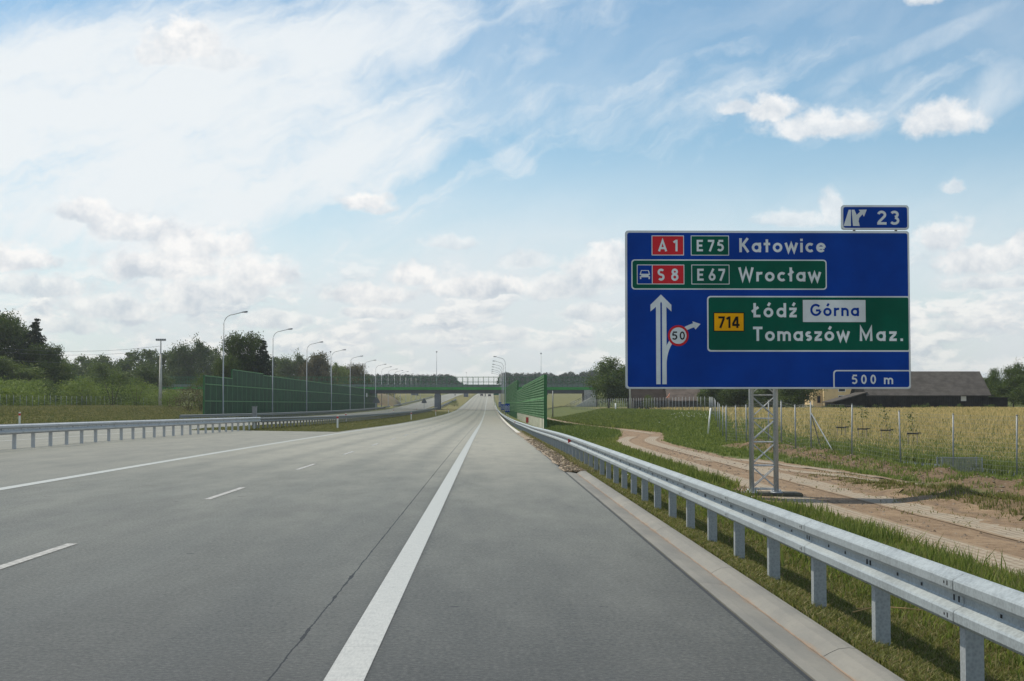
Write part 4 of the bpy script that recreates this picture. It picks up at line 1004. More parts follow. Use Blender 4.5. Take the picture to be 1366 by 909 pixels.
# ------------------------------------------------------------------ overpass
def overpass():
    Y0, Y1 = 442.0, 453.0; xl, xr = -62.0, atx(778, 442) + .3
    root = empty('overpass', (0, Y0, float(r(Y0))), 'green and grey road overpass spanning the whole motorway', 'bridge', 'road overpasses'); rz = root.location.z
    Z = lambda py: atz(py, 442) - rz
    mb = MB(); mb.bx(xl, xr, .35, 2.2, Z(524.9), Z(520.4)).bx(xl, xr, 8.6, 10.4, Z(524.9), Z(520.4)).bx(xl, xr, 2.21, 8.59, Z(521.6), Z(520.4)); mb.build('girder', M_BRIDGED, root)
    mb = MB(); mb.bx(-140, 110, 0, .32, Z(520.3), Z(516.7)).bx(-140, 110, 10.5, 10.8, Z(520.3), Z(516.7)); mb.build('fascia', M_BRIDGEG, root)
    mb = MB(); mb.bx(-140, 110, .33, 10.49, Z(520.35), Z(518)); mb.build('deck', M_CONCD, root)
    mb = MB(); mb.bx(-140, 110, 1.2, 1.3, Z(515.4), Z(513.2)).bx(-140, 110, 9.2, 9.3, Z(515.4), Z(513.0)); mb.build('crash_rail', M_GALVD, root)
    # railing: posts 1.6 m apart, horizontals and a fine net
    xs = np.arange(-139, 110, 1.6)
    shown = [x for x in xs if -78 < x < 34][:100]
    for x in shown:
        mb = MB(); mb.bx(x - .06, x + .06, .05, .17, Z(516.7), Z(502.8)); mb.build('railing_post', M_WALLGP, root)
    mb = MB()
    for x in xs:
        if x not in shown: mb.bx(x - .06, x + .06, .05, .17, Z(516.7), Z(502.8))
        mb.bx(x - .05, x + .05, 10.6, 10.7, Z(516.7), Z(503.2))
    mb.build('far_railing_post', M_WALLGP, root)['kind'] = 'stuff'
    mb = MB()
    for yy in (.11, 10.65):
        for py in (502.9, 509.4, 514.8): mb.bx(-140, 110, yy - .03, yy + .03, Z(py) - .04, Z(py) + .04)
    mb.build('handrail', M_WALLGP, root)
    mb = MB()
    for x in np.arange(-139, 110, .4): mb.bx(x - .010, x + .010, .10, .12, Z(516.6), Z(502.9))
    for z in np.arange(Z(516.6), Z(502.9), .4): mb.bx(-139, 110, .09, .11, z - .010, z + .010)
    mb.build('railing_mesh', M_WALLGP, root)
    # piers
    for X in (atx(583.7, 446), -40.0):
        for yy in (1.3, 9.4):
            mb = MB(); w = .85; g_ = float(r(446)) - rz - .5
            mb.bx(X - w, X + w, yy - .7, yy + .7, g_, Z(527)); mb.add([(X - w, yy - .7, Z(527)), (X + w, yy - .7, Z(527)), (X + w, yy + .7, Z(527)), (X - w, yy + .7, Z(527)), (X - w * .72, yy - .6, Z(525)), (X + w * .72, yy - .6, Z(525)), (X + w * .72, yy + .6, Z(525)), (X - w * .72, yy + .6, Z(525))], [(0,1,5,4),(1,2,6,5),(2,3,7,6),(3,0,4,7),(4,5,6,7)]); mb.build('pier', M_PIER, root)
    mb = MB(); mb.bx(xr, xr + 3.4, -.1, 11, -1, Z(520.5)); mb.bx(xl - 3, xl, -.1, 11, -1, Z(520.5)); mb.build('abutment', M_CONC, root)
    # paved cone slope with stair and handrail
    xa = xr + 3.4
    mb = MB(); mb.prism([(xa - 9.5, -.6), (xa, -.6), (xa, Z(528)), (xa - .6, Z(528))], 'y', -3.0, -.12); mb.build('paved_slope', M_CONCL, root)
    mb = MB(); pts = [(xa - 10, -3.1, .1), (xa - .6, -3.1, Z(528) + .3)]
    for dz in (.5, 1.0): mb.tube([(a, b, c + dz) for a, b, c in pts], .05, 6)
    for f in np.linspace(0, 1, 9): a = xa - 10 + 9.4 * f; zz = .1 + (Z(528) + .2) * f; mb.bx(a - .04, a + .04, -3.15, -3.05, zz - .4, zz + 1.0)
    mb.build('stair_railing', M_HEAD, root)
overpass()
def embank(name, x0, x1):
    zt_ = atz(518.5, 442); mb = MB(); sgn = 1
    a, b = (x0, x1)
    mb.add([(a, 420, -1), (b, 420, -1), (b, 475, -1), (a, 475, -1), (a, 442.5, zt_), (b, 442.5, zt_), (b, 452, zt_), (a, 452, zt_)], [(0,1,5,4),(1,2,6,5),(2,3,7,6),(3,0,4,7),(4,5,6,7)])
    o = tag(mb.build(name, M_GROUND), kind='structure')
embank('right_embankment', 33, 420); embank('left_embankment', -420, -65)
def overpass2():
    Y = 850.0; rb = float(r(Y)); zt_ = rb + 7.4; root = empty('overpass', (0, Y, rb), 'second overpass hidden behind the first, with its pier in the far median', 'bridge', 'road overpasses')
    MB().bx(-45, 35, 0, 9, 5.6, 6.8).build('girder', M_BRIDGED, root); MB().bx(-45, 35, -.2, -.02, 6.2, 7.3).build('fascia', M_CONCD, root)
    MB().bx(-14.2, -11.6, 1, 8, -1, 5.59).build('pier', M_PIER, root); MB().bx(30, 35, .1, 8.9, -1, 5.59).bx(-45, -41, .1, 8.9, -1, 5.59).build('abutment', M_CONCD, root)
overpass2()

# ------------------------------------------------------------------ far vehicles
def car(px, py_base, Y, m, lab, van=False):
    X = atx(px, Y); z = gz(X, Y); root = empty('car', (X, Y, z + .01), lab, 'car', 'cars far down the carriageway'); h = 2.2 if van else 1.45
    w = .88; prof = [(-2.1, .35), (2.1, .35), (2.15, .8), (1.2, .95), (.5, h), (-1.5, h), (-2.1, .95)]
    b = MB(); b.prism([(a, c) for a, c in prof], 'x', -w, w).build('body', m, root) if False else b.prism(prof, 'x', -w, w); body = b.build('body', m, root)
    MB().add([(-w * .8, -2.105, .98), (w * .8, -2.105, .98), (w * .7, -1.53, h - .12), (-w * .7, -1.53, h - .12)], [(0, 1, 2, 3)]).build('rear_window', M_GLASSD, body, False, (0, -.02, .02))
    for sx in (-1, 1):
        MB().box((sx * .68, -2.14, .78), (.22, .06, .16)).build('tail_light', M_RED, root)
        for yy in (-1.3, 1.3): MB().tube([(sx * .72, yy, .32), (sx * .92, yy, .32)], .32, 12).build('wheel', M_TYRE, root)
car(653.0, 530.8, 880, M_CARD, 'dark car far away right of the edge line')
car(642.6, 529, 900, M_CARS, 'grey car far away in the middle of the carriageway')
X = atx(647.3, 870); small('marker_board', [('board', MB().bx(-.3, .3, 0, .06, .3, 1.7), M_HEAD), ('foot', MB().bx(-.4, .4, -.2, .3, 0, .29), M_WHITE)], (X, 870, gz(X, 870)), 'narrow dark board standing between the two far cars', 'marker')

# ------------------------------------------------------------------ fences
def fence(label, pts, spacing, h, group='wire mesh fences', wires=True, extra=(), cap=100, wr=.0026, vstep=.3):
    P = [Vector((a, b, 0)) for a, b in pts]; x0_, y0_ = pts[0]; z0_ = gz(x0_, y0_)
    root = empty('wire_fence', (x0_, y0_, z0_), label, 'fence', group)
    spots = []; 
    for i in range(len(P) - 1):
        d = P[i+1] - P[i]; n = max(1, round(d.length / spacing))
        spots += [P[i] + d * k / n for k in range(n)]
    spots.append(P[-1])
    mb = MB(); mb.tube([(0, 0, -.3), (0, 0, h)], .032, 8); mb.tube([(0, 0, h), (0, 0, h + .03)], .038, 8); o0 = mb.build('post', M_POST, root, True); pm = o0.data; bpy.data.objects.remove(o0)
    prev = None; net = MB()
    for i, p in enumerate(spots):
        z = gz(p.x, p.y); 
        if i < cap: o = link('post', pm, root, (p.x - x0_, p.y - y0_, z - z0_)); o.rotation_euler = (R(random.uniform(-1, 1)), R(random.uniform(-1.2, 1.2)), 0)
        c = Vector((p.x - x0_, p.y - y0_, z - z0_))
        if prev is not None and wires:
            for hh in [.06 + .16 * k for k in range(int(h / .16))] + [h - .04]:
                a = prev + Vector((0, 0, hh)); b = c + Vector((0, 0, hh)); ww = Vector((0, 0, wr)); nn = (b - a).cross(Vector((0, 0, 1))).normalized() * wr
                net.add([a - ww, b - ww, b + ww, a + ww], [(0, 1, 2, 3)])
            L = (c - prev).length; m_ = max(2, int(L / vstep)); dd = (c - prev) / L * wr
            for k in range(1, m_):
                q = prev + (c - prev) * k / m_; net.add([q - dd + Vector((0, 0, .05)), q + dd + Vector((0, 0, .05)), q + dd + Vector((0, 0, h - .03)), q - dd + Vector((0, 0, h - .03))], [(0, 1, 2, 3)])
        prev = c
    if wires: net.build('wire_mesh', M_WIRE, root)
    for (sx, sy, ex, ey) in extra:
        mb = MB(); za, zb = gz(sx, sy) - z0_, gz(ex, ey) - z0_
        mb.tube([(sx - x0_, sy - y0_, za + h * .78), (ex - x0_, ey - y0_, zb)], .026, 8); mb.build('brace', M_POST, root)
    return root
M_POST = galv('fence_post_steel', (.26, .28, .29), .55, .25); M_WIRE = mat('fence_wire', (.26, .27, .27), .7, .1)
FR = []
for (px, Y) in [(1366 + 90, 45.5), (1355, 50), (1270.5, 54), (1200.6, 57.2), (1135.6, 60.4), (1081.7, 63.2), (1061, 65.5), (1042, 68.5), (1024.7, 73), (995.5, 78), (982, 81.5), (968.5, 84)]: FR.append((atx(px, Y), Y))
a0, a1 = FR[5], (atx(1112, 61.5), 61.3)
fence('wire fence with steel posts between the dirt track and the yellow field', FR, 30, 2.15, extra=[(FR[5][0], FR[5][1], atx(1110, 61.3), 61.3), (FR[5][0], FR[5][1], atx(1096, 66), 66)], vstep=.16)
fence('wire fence running away from the corner towards the village and back', [FR[-1], (atx(947, 185), 185)], 11.5, 2.1, vstep=1.0, wr=.0008)
fence('distant line of fence posts below the dark-roofed houses', [(atx(946, 186), 186), (atx(800, 292), 292)], 2.6, 2.2, vstep=.5, wr=.002)
fence('pale fence posts before the paved slope of the overpass', [(atx(798, 292), 292), (atx(762, 380), 380)], 5, 2.2, vstep=.6, wr=.002)
fence('long wire fence on the left between the meadow and the thicket', [(-70, 150), (-70, 300)], 3.0, 2.2, vstep=.6, wr=.002)
# leaning white post at the corner and a short one
def leaner(px0, y0_, px1, y1_, Y, lab, w=.05):
    a, b = at(px0, y0_, Y), at(px1, y1_, Y); mb = MB(); mb.tube([(0, 0, -.25), b - a], w, 8); o = mb.build('stake', M_WHITE, None, True, a); tag(o, lab, 'stake', 'white stakes on the grassy bank')
leaner(944.3, 573, 948, 544.5, 88, 'tall white stake leaning by the corner of the wire fence')
leaner(821.3, 549.5, 821.1, 538.3, 265, 'short upright white stake on the bank before the distant fence', .12)
X = atx(840.3, 270); mb = MB(); mb.tube([(0, 0, -.3), (0, 0, 9.2)], [.17, .11], 8); tag(mb.build('utility_pole', M_CONCL, None, True, (X, 270, gz(X, 270))), 'pale concrete pole showing under the left edge of the blue sign', 'pole')
X = atx(737.4, 300); mb = MB(); mb.tube([(0, 0, -.3), (0, 0, atz(521.5, 300) - gz(X, 300))], [.14, .11], 8); tag(mb.build('utility_pole', M_GALVD, None, True, (X, 300, gz(X, 300))), 'grey straight pole just right of the bright noise wall', 'pole')

# floodlight pole on the left
def flood():
    Y = 262; X = atx(213.7, Y); g_ = gz(X, Y); root = empty('floodlight_mast', (X, Y, g_), 'tall pale concrete mast carrying floodlights at the meadow edge', 'mast'); h = atz(455, Y) - g_
    mb = MB(); mb.tube([(0, 0, -.5), (0, 0, h * .8)], [.34, .22], 12); mb.build('pole', M_CONCL, root, True)
    mb = MB(); mb.tube([(0, 0, h * .8), (0, 0, h)], [.12, .09], 8); mb.bx(-.9, .9, -.05, .05, h - .05, h + .05).bx(-1.0, 1.0, -.04, .04, h * .8 - .02, h * .8 + .06); mb.build('crossarm', M_GALVD, root)
    for i, a in enumerate((-.75, -.38, 0, .38, .75)):
        mb = MB(); mb.box((a, -.1, h + .2), (.3, .22, .26)); mb.build('floodlight', M_HEAD, root)
flood()
# power wires reaching the mast from the left
mb = MB()
for j, py in enumerate((461, 466, 476)):
    Y = 262; a = at(213, py + 1, Y); b = at(-60, py - 4, Y - 20); pts = []
    for i in range(13): f = i / 12; q = a.lerp(b, f); pts.append((q.x, q.y, q.z - 1.2 * 4 * f * (1 - f)))
    mb.tube(pts, .022, 4)
tag(mb.build('power_line', M_HEAD), 'three thin overhead wires sagging left from the floodlight mast', 'wire')

# ------------------------------------------------------------------ buildings
def gable(name, lab, cat, x0, x1, y0, y1, z0, ze, zr, wallm, roofm, over=.4, ridge_in=0):
    root = empty(name, ((x0+x1)/2, y0, z0), lab, cat); cx_, cy_ = (x0+x1)/2, y0; ym = (y0+y1)/2
    mb = MB(); mb.bx(x0-cx_, x1-cx_, 0, y1-cy_, -.5, ze-z0)
    for xx in (x0-cx_, x1-cx_-.1): mb.prism([(0, ze-z0+.002), (y1-cy_, ze-z0+.002), (ym-cy_, zr-z0-.15)], 'x', xx, xx+.1)
    wall = mb.build('wall', wallm, root)
    mb = MB(); k = (zr-ze)/((y1-y0)/2)
    for s in (-1, 1):
        yo = (y0-over if s < 0 else y1+over)-cy_; zo = ze-z0-over*k
        vs = []
        for xx in (x0-over-cx_, x1+over-cx_): vs += [(xx, yo, zo), (xx, ym-cy_, zr-z0), (xx, ym-cy_, zr-z0+.15), (xx, yo, zo+.15)]
        mb.add(vs, [(0,1,2,3),(7,6,5,4),(0,4,5,1),(1,5,6,2),(2,6,7,3),(3,7,4,0)])
    roof = mb.build('roof', roofm, root); return root, wall, roof, cx_
YB = 260; zb = .85
root, wall, roof, c_ = gable('barn', 'long low dark wooden barn with grey tiled roof behind the yellow field', 'barn', atx(1158, YB), atx(1319, YB), YB, YB+11.5, zb, atz(526.5, YB), atz(496.5, YB+5.75), M_WOODW, M_ROOFB)
mb = MB(); p = at(1285.3, 531.5, YB); mb.box((p.x-c_, -.03, p.z-zb), (.95, .05, 1.0)); mb.build('window', M_SHEETW, root)
mb = MB()
for xx in np.arange(atx(1158, YB)+.3, atx(1319, YB), .32): mb.bx(xx-c_-.02, xx-c_+.02, -.025, -.002, -.4, atz(527, YB)-zb)
mb.build('board_batten', M_TIE, wall)
for xx in (atx(1190, YB), atx(1240, YB)):
    mb = MB(); mb.bx(xx-c_-1.3, xx-c_+1.3, -.06, -.028, -.3, 2.3); mb.build('door', M_WOODW, root)
# lean-to on its left, low shed on its right
xl_, xr_ = atx(1118, 258), atx(1157.5, YB) - .05
mb = MB(); z1_, z2_ = atz(536.5, YB), atz(523.5, YB)
mb.prism([(xl_-c_, -.5), (xr_-c_, -.5), (xr_-c_, z2_-zb-.1), (xl_-c_, z1_-zb-.1)], 'y', .2, 8); lt = mb.build('lean_to', M_WOODW, root)
mb = MB(); mb.prism([(xl_-.5-c_, z1_-zb-.1), (xr_-c_, z2_-zb-.09), (xr_-c_, z2_-zb+.08), (xl_-.5-c_, z1_-zb+.06)], 'y', -.3, 8.4); mb.build('lean_to_roof', M_ROOFB, lt)
xa_, xb_ = atx(1320.5, YB)+.3, atx(1347, YB)
mb = MB(); mb.bx(xa_-c_, xb_-c_, 1, 7, -.5, atz(531, YB)-zb); mb.bx(xa_-c_, xb_-c_+.2, .8, 7.2, atz(531, YB)-zb+.002, atz(530, YB)-zb); mb.build('side_shed', M_WOODW, root)
# cream house
YH = 300; x0_, x1_ = atx(1099, YH), atx(1150, YH); z0_ = 1.0
root = empty('cream_house', (x0_, YH, z0_), 'cream plastered house half hidden behind the barn lean-to', 'house')
mb = MB(); mb.bx(0, x1_-x0_, 0, 10, -.5, 6.4); mb.build('wall', M_PLAST, root)
mb = MB(); mb.bx(-2.0, -.01, 1.5, 9, -.5, 5.4); mb.build('side_wing', M_PLAST, root)
mb = MB(); mb.prism([(-.5, 6.4), (10.5, 6.4), (5, 9.0)], 'x', -.5, x1_-x0_+.5); mb.build('roof', M_ROOFD, root)
for px, py in ((1123, 520), (1123, 530.5)):
    p = at(px, py, YH); wn = MB().box((p.x-x0_, -.02, p.z-z0_), (1.5, .06, .9)).build('window', M_WHITE, root); MB().box((p.x-x0_, -.055, p.z-z0_), (1.3, .02, .72)).build('pane', M_GLASSD, wn)
p = at(1094.5, 533, YH); wn = MB().box((p.x-x0_, 1.47, p.z-z0_), (.7, .05, 1.5)).build('window', M_BROWN, root); MB().box((p.x-x0_, 1.44, p.z-z0_), (.5, .02, 1.3)).build('pane', M_GLASSD, wn)
mb = MB(); 
for xx in np.arange(atx(1062, 285), atx(1086, 285), .3): mb.bx(xx-x0_, xx-x0_+.16, 0, .05, -.2, 1.0)
o = tag(mb.build('board_fence', M_SHEETW, None, False, (x0_, 285, gz(x0_, 285))), 'low white board fence left of the cream house', 'fence')
# two dark-roofed houses
root, wall, roof, c2 = gable('farmhouse', 'brown-roofed farmhouse left, under the sign beside the pale pole', 'house', atx(846, 300), atx(889, 300), 300, 311, 1.1, atz(534, 300), atz(514, 305), M_BRICKW, M_ROOFD)
MB().box((-1.5, -.03, 1.3), (.8, .05, .8)).build('window', M_GLASSD, root); MB().box((1.3, -.03, 1.3), (.8, .05, .8)).build('window', M_GLASSD, root)
root, wall, roof, c3 = gable('farmhouse', 'farmhouse with speckled tile roof and pink gable edge under the sign', 'house', atx(893, 296), atx(934, 296), 296, 307, 1.1, atz(534, 296), atz(512, 301), M_BRICKW, M_ROOFH)
mb = MB(); p = at(890.6, 531, 296); mb.prism([(p.x-c3-.4, p.z-1.1), (p.x-c3+.35, p.z-1.1), (p.x-c3+.35, atz(525, 296)-1.1), (p.x-c3+.1, atz(526, 296)-1.1-.3)], 'y', -.6, .0); mb.build('gable_edge', M_PINK, root)
MB().box((0, -.03, 1.3), (.9, .05, .8)).build('window', M_GLASSD, root)

# ------------------------------------------------------------------ vegetation
def leaf_cloud(C0, n_per, spread, size, rng, flat=.8):
    """random leaf quads around clump centres; returns V, F"""
    n = len(C0) * n_per; c = np.repeat(C0, n_per, 0) + rng.normal(0, 1, (n, 3)) * np.repeat(spread, n_per)[:, None] * np.array([1, 1, flat])
    a = rng.normal(0, 1, (n, 3)); a /= np.linalg.norm(a, axis=1)[:, None]; b = rng.normal(0, 1, (n, 3)); b -= (a * b).sum(1)[:, None] * a; b /= np.linalg.norm(b, axis=1)[:, None]
    s = (size * rng.uniform(.6, 1.4, n))[:, None]
    V = np.stack([c - a * s, c + b * s * .55, c + a * s, c - b * s * .55], 1).reshape(-1, 3); F = np.arange(n * 4).reshape(-1, 4)
    return V, F
def tree_meshes(kind, seed, h, w, leaf=.16, dens=1.0, m=M_LEAF, trunk_frac=.22):
    rng = np.random.default_rng(seed); rnd = random.Random(seed); tr = MB(); cents = []; spr = []
    if kind == 'broad':
        tr.tube([(0, 0, -.3), (rnd.uniform(-.1, .1), 0, h * .25), (rnd.uniform(-.3, .3), rnd.uniform(-.2, .2), h * .55), (0, 0, h * .8)], [h * .022, h * .017, h * .01, .03], 8)
        nb = 19
        lob = [(rnd.uniform(0, 6.28), rnd.uniform(.3, .95), rnd.uniform(trunk_frac + .05, .93)) for _ in range(nb)]
        for (a, rr, zz) in lob:
            prof = math.sin(math.pi * min(1, max(0.05, (zz - trunk_frac) / (1.05 - trunk_frac))) ** .75)
            R_ = w / 2 * (.35 + .65 * prof) * rr; tip = (math.cos(a) * R_, math.sin(a) * R_, h * zz)
            tr.tube([(0, 0, h * max(.15, zz - .25)), (tip[0] * .5, tip[1] * .5, h * (zz - .08)), tip], [h * .009, h * .005, .02], 5)
            k = 9; rad = w * rnd.uniform(.13, .2)
            for _ in range(k):
                u = rng.normal(0, 1, 3); u /= np.linalg.norm(u); cents.append(np.array(tip) + u * rad * np.array([1, 1, .75]) * rnd.uniform(.5, 1.1)); spr.append(rad * rnd.uniform(.22, .42))
        for _ in range(46):
            zz = rnd.uniform(trunk_frac - .04, .85); a = rnd.uniform(0, 6.28); q = w * .2 * rnd.random(); cents.append(np.array([q * math.cos(a), q * math.sin(a), h * zz])); spr.append(w * .11)
        per = int(52 * dens)
    elif kind == 'conifer':
        tr.tube([(0, 0, -.3), (0, 0, h * .98)], [h * .018, .02], 7); lv = 26
        for i in range(lv):
            f = i / lv; zz = h * (.12 + .87 * f); Rr_ = w / 2 * (1 - f) ** .85 * (.8 + .35 * rnd.random()) + .12
            nb = max(4, int(9 * (1 - f) + 3))
            for j in range(nb):
                a = rnd.uniform(0, 6.28)
                for q in (.35, .65, .95):
                    cents.append(np.array([math.cos(a) * Rr_ * q, math.sin(a) * Rr_ * q, zz - Rr_ * q * .32])); spr.append(.09 * Rr_ + .06)
        per = int(13 * dens)
    else:                                           # bush: stems from the ground, foliage to the ground
        for j in range(6): a = j * 1.05; tr.tube([(0, 0, -.2), (math.cos(a) * w * .12, math.sin(a) * w * .12, h * .4), (math.cos(a) * w * .25, math.sin(a) * w * .25, h * .75)], [.05, .035, .01], 5)
        for _ in range(70):
            a = rnd.uniform(0, 6.28); zz = rnd.random() ** .8; Rr_ = w / 2 * math.sqrt(max(.05, 1 - (zz * .95) ** 2.2)) * rnd.uniform(.35, 1)
            cents.append(np.array([math.cos(a) * Rr_, math.sin(a) * Rr_, h * (zz * .9 + .04)])); spr.append(min(w, h) * .09)
        per = int(22 * dens)
    V, F = leaf_cloud(np.array(cents), per, np.array(spr), leaf, rng)
    V[:, 2] = np.maximum(V[:, 2], .02)
    ro = empty('tree', (0, 0, 0), 'x', 'tree'); t_ = tr.build('trunk', M_TRUNK, ro, True); c_o = np_mesh('crown', V, F, m, ro); reg(ro)
    return ro
PROTO = {}
def tree(key, name, X, Y, h, w, lab, cat='tree', group=None, z=None, rz=None):
    spec = {'broad_a': ('broad', 11, M_LEAF), 'broad_b': ('broad', 12, M_LEAFM), 'broad_c': ('broad', 15, M_LEAF), 'broad_o': ('broad', 17, M_LEAFA), 'broad_l': ('broad', 19, M_LEAFL), 'con': ('conifer', 21, M_NEEDLE), 'bush_m': ('bush', 31, M_LEAFM), 'bush_l': ('bush', 33, M_LEAFL), 'bush_o': ('bush', 35, M_LEAFA)}[key]
    bh = {'broad': 12, 'conifer': 14, 'bush': 4}[spec[0]]; bw = {'broad': 10, 'conifer': 6, 'bush': 5}[spec[0]]
    fresh = key not in PROTO
    if fresh:
        PROTO[key] = tree_meshes(spec[0], spec[1], bh, bw, .17 if spec[0] != 'bush' else .09, 1.6, spec[2]); o = PROTO[key]
    else: o = copy_tree(PROTO[key])
    o.name = name; o.location = (X, Y, gz(X, Y) - .05 if z is None else z); o.rotation_euler = (0, 0, rz if rz is not None else random.uniform(0, 6.28)); o.scale = (w / bw, w / bw, h / bh)
    if name == 'bush' or name == 'shrub': pass
    return tag(o, lab, cat, group)
def treepx(key, name, px, ytop, Y, wpx, lab, cat='tree', group=None, rz=None):
    X = atx(px, Y); g_ = gz(X, Y); return tree(key, name, X, Y, (atz(ytop, Y) - g_) * 1.02, wpx * Y / FPX, lab, cat, group, rz=rz)
GT = 'trees left of the motorway'
for args in [
 ('broad_c', 'tree', -8, 420, 300, 90, 'tall dark tree cut by the left edge of the view', 'tree', GT),
 ('broad_a', 'tree', 22, 430, 305, 70, 'broad dark tree at the far left inside the dark grove', 'tree', GT),
 ('con', 'conifer', 46, 424, 300, 62, 'pointed dark spruce rising from the far left grove', 'tree', GT),
 ('broad_c', 'tree', 60, 462, 298, 62, 'rounded dark tree on the right flank of the far left grove', 'tree', GT),
 ('broad_b', 'tree', 80, 478, 310, 46, 'lowest sloping tree at the right end of the far left grove', 'tree', GT),
 ('broad_a', 'tree', -30, 450, 290, 80, 'wide dark tree at the very left filling the grove base', 'tree', GT),
 ('broad_b', 'tree', 20, 480, 290, 80, 'lower leafy tree in front of the far left grove', 'tree', GT),
 ('broad_b', 'tree', 142, 487, 370, 64, 'fresh green tree in front of the skyline wood, left of the floodlight mast', 'tree', GT),
 ('broad_a', 'tree', 192, 489, 370, 66, 'dark rounded tree directly behind the floodlight mast', 'tree', GT),
 ('broad_a', 'tree', 248, 456, 480, 54, 'big round tree standing highest on the skyline right of the floodlight mast', 'tree', GT),
 ('broad_c', 'tree', 322, 447, 300, 60, 'large dark oak-like tree rising behind the left noise wall by the first lamp', 'tree', GT),
 ('broad_a', 'tree', 298, 476, 295, 46, 'dark tree left of the oak-like tree at the near end of the noise wall', 'tree', GT),
 ('con', 'conifer', 350.5, 453, 300, 46, 'pointed spruce behind the left noise wall by the second lamp', 'tree', GT),
 ('con', 'conifer', 336, 463, 305, 44, 'smaller spruce squeezed between the oak-like tree and the pointed spruce', 'tree', GT),
 ('broad_o', 'tree', 425, 474, 520, 50, 'olive-brown tree behind the noise wall by the third lamp', 'tree', GT),
 ('broad_a', 'tree', 385, 474, 520, 44, 'grey-green tree behind the noise wall between second and third lamps', 'tree', GT),
 ('broad_o', 'tree', 474, 488, 560, 44, 'reddish low tree at the right end of the left trees near the overpass', 'tree', GT),
 ('broad_l', 'tree', 452, 487, 540, 32, 'pale green tree between fourth and fifth lamps of the left row', 'tree', GT),
 ('bush_o', 'bush', 252, 516, 230, 50, 'rounded bush left of the near end of the left noise wall', 'bush', 'bushes on the left'),
 ('bush_m', 'bush', 268, 500, 240, 40, 'dark green bush touching the near end of the left noise wall', 'bush', 'bushes on the left'),
 ('bush_l', 'bush', 226, 520, 250, 26, 'light small bush just right of the floodlight mast foot', 'bush', 'bushes on the left'),
 ('bush_l', 'bush', 112, 503, 262, 44, 'rounded light green bush at the left end of the bush row behind the meadow fence', 'bush', 'bushes on the left'),
 ('bush_m', 'bush', 150, 497, 270, 52, 'large green bush rising from the thicket left of the floodlight mast', 'bush', 'bushes on the left'),
 ('bush_l', 'bush', 182, 505, 266, 40, 'pale green bush just left of the floodlight mast', 'bush', 'bushes on the left'),
 ('bush_m', 'bush', 60, 506, 255, 46, 'green bush below the right flank of the far left grove', 'bush', 'bushes on the left'),
 ('broad_b', 'tree', 812, 481, 315, 62, 'bushy green tree left of the blue sign beside the overpass', 'tree', 'trees right of the motorway'),
 ('broad_b', 'tree', 838, 490, 322, 44, 'green tree partly hidden by the left edge of the blue sign', 'tree', 'trees right of the motorway'),
 ('broad_a', 'tree', 948, 506, 280, 44, 'dark tree under the sign right of the speckled farmhouse roof', 'tree', 'trees right of the motorway'),
 ('broad_c', 'tree', 985, 505, 275, 54, 'dark tree seen through the gap left of the lattice mast', 'tree', 'trees right of the motorway'),
 ('broad_a', 'tree', 1024, 507, 272, 46, 'dark tree directly behind the lattice mast', 'tree', 'trees right of the motorway'),
 ('broad_c', 'tree', 1062, 500, 262, 62, 'dark low-hanging tree left of the cream house', 'tree', 'trees right of the motorway'),
 ('broad_a', 'tree', 1352, 486, 285, 50, 'tall green tree behind the right end of the barn', 'tree', 'trees right of the motorway'),
 ('broad_b', 'tree', 1325, 494, 300, 32, 'smaller tree right behind the barn roof edge', 'tree', 'trees right of the motorway'),
 ('broad_c', 'tree', 1380, 500, 250, 60, 'tree cut by the right edge of the view beyond the barn', 'tree', 'trees right of the motorway'),
 ('bush_m', 'bush', 866, 527, 290, 20, 'green bush before the left farmhouse wall', 'bush', 'bushes by the farm'),
 ('bush_m', 'bush', 1102, 541, 258, 16, 'small bush below the cream house window', 'bush', 'bushes by the farm'),
 ('bush_m', 'bush', 606, 534.5, 520, 15, 'little round bush in the median beyond the bridge pier', 'bush', 'bushes by the farm'),
]: treepx(*args)
# far woods that read as one mass
def wood(name, lab, spots, m, leaf, per, kind=0):
    rng = np.random.default_rng(len(spots)); cents = []; spr = []; tr = MB()
    for (X, Y, h, w) in spots:
        z = gz(X, Y); n = 46
        tr.tube([(X, Y, z - .3), (X, Y, z + h * .8)], [h * .02, .05], 5)
        a = rng.uniform(0, 6.28, n); zz = rng.uniform(.12, 1, n) ** .8; Rr_ = w / 2 * np.sqrt(np.clip(1 - ((zz - .4) / .66) ** 2, .04, 1)) * rng.uniform(.3, 1, n)
        cents.append(np.stack([X + np.cos(a) * Rr_, Y + np.sin(a) * Rr_, z + h * zz * .95], -1)); spr.append(np.full(n, w * .09))
    V, F = leaf_cloud(np.concatenate(cents), per, np.concatenate(spr), leaf, rng, .9)
    o = np_mesh(name, V, F, m); o['label'] = lab; o['category'] = 'wood'; o['kind'] = 'stuff'; 
    return o
rg = random.Random(3)
def row(px0, px1, Y, ytop_f, step, wmul=1.0, depth=40, rows=2):
    out = []
    for q in range(rows):
        px = px0 + q * step * .5
        while px < px1:
            Yq = Y + q * depth + rg.uniform(-8, 8); X = atx(px, Yq); g_ = gz(X, Yq); h = (atz(ytop_f(px), Yq) - g_) * rg.uniform(.86, 1.05)
            out.append((X, Yq, h, step * Yq / FPX * 1.9 * wmul * rg.uniform(.8, 1.2))); px += step * rg.uniform(.7, 1.3)
    return out
wood('skyline_wood', 'dark mixed wood along the left skyline behind the floodlight mast', row(84, 300, 500, lambda x: 476 - 12 * sm(150, 200, x), 13, 1.0, 30), M_LEAF, .36, 34)
wood('noise_wall_wood', 'grey-green wood behind the left noise wall', row(300, 492, 620, lambda x: np.interp(x, [300, 360, 400, 440, 492], [470, 474, 478, 488, 500]), 11, 1.0, 40), M_LEAF, .42, 28)
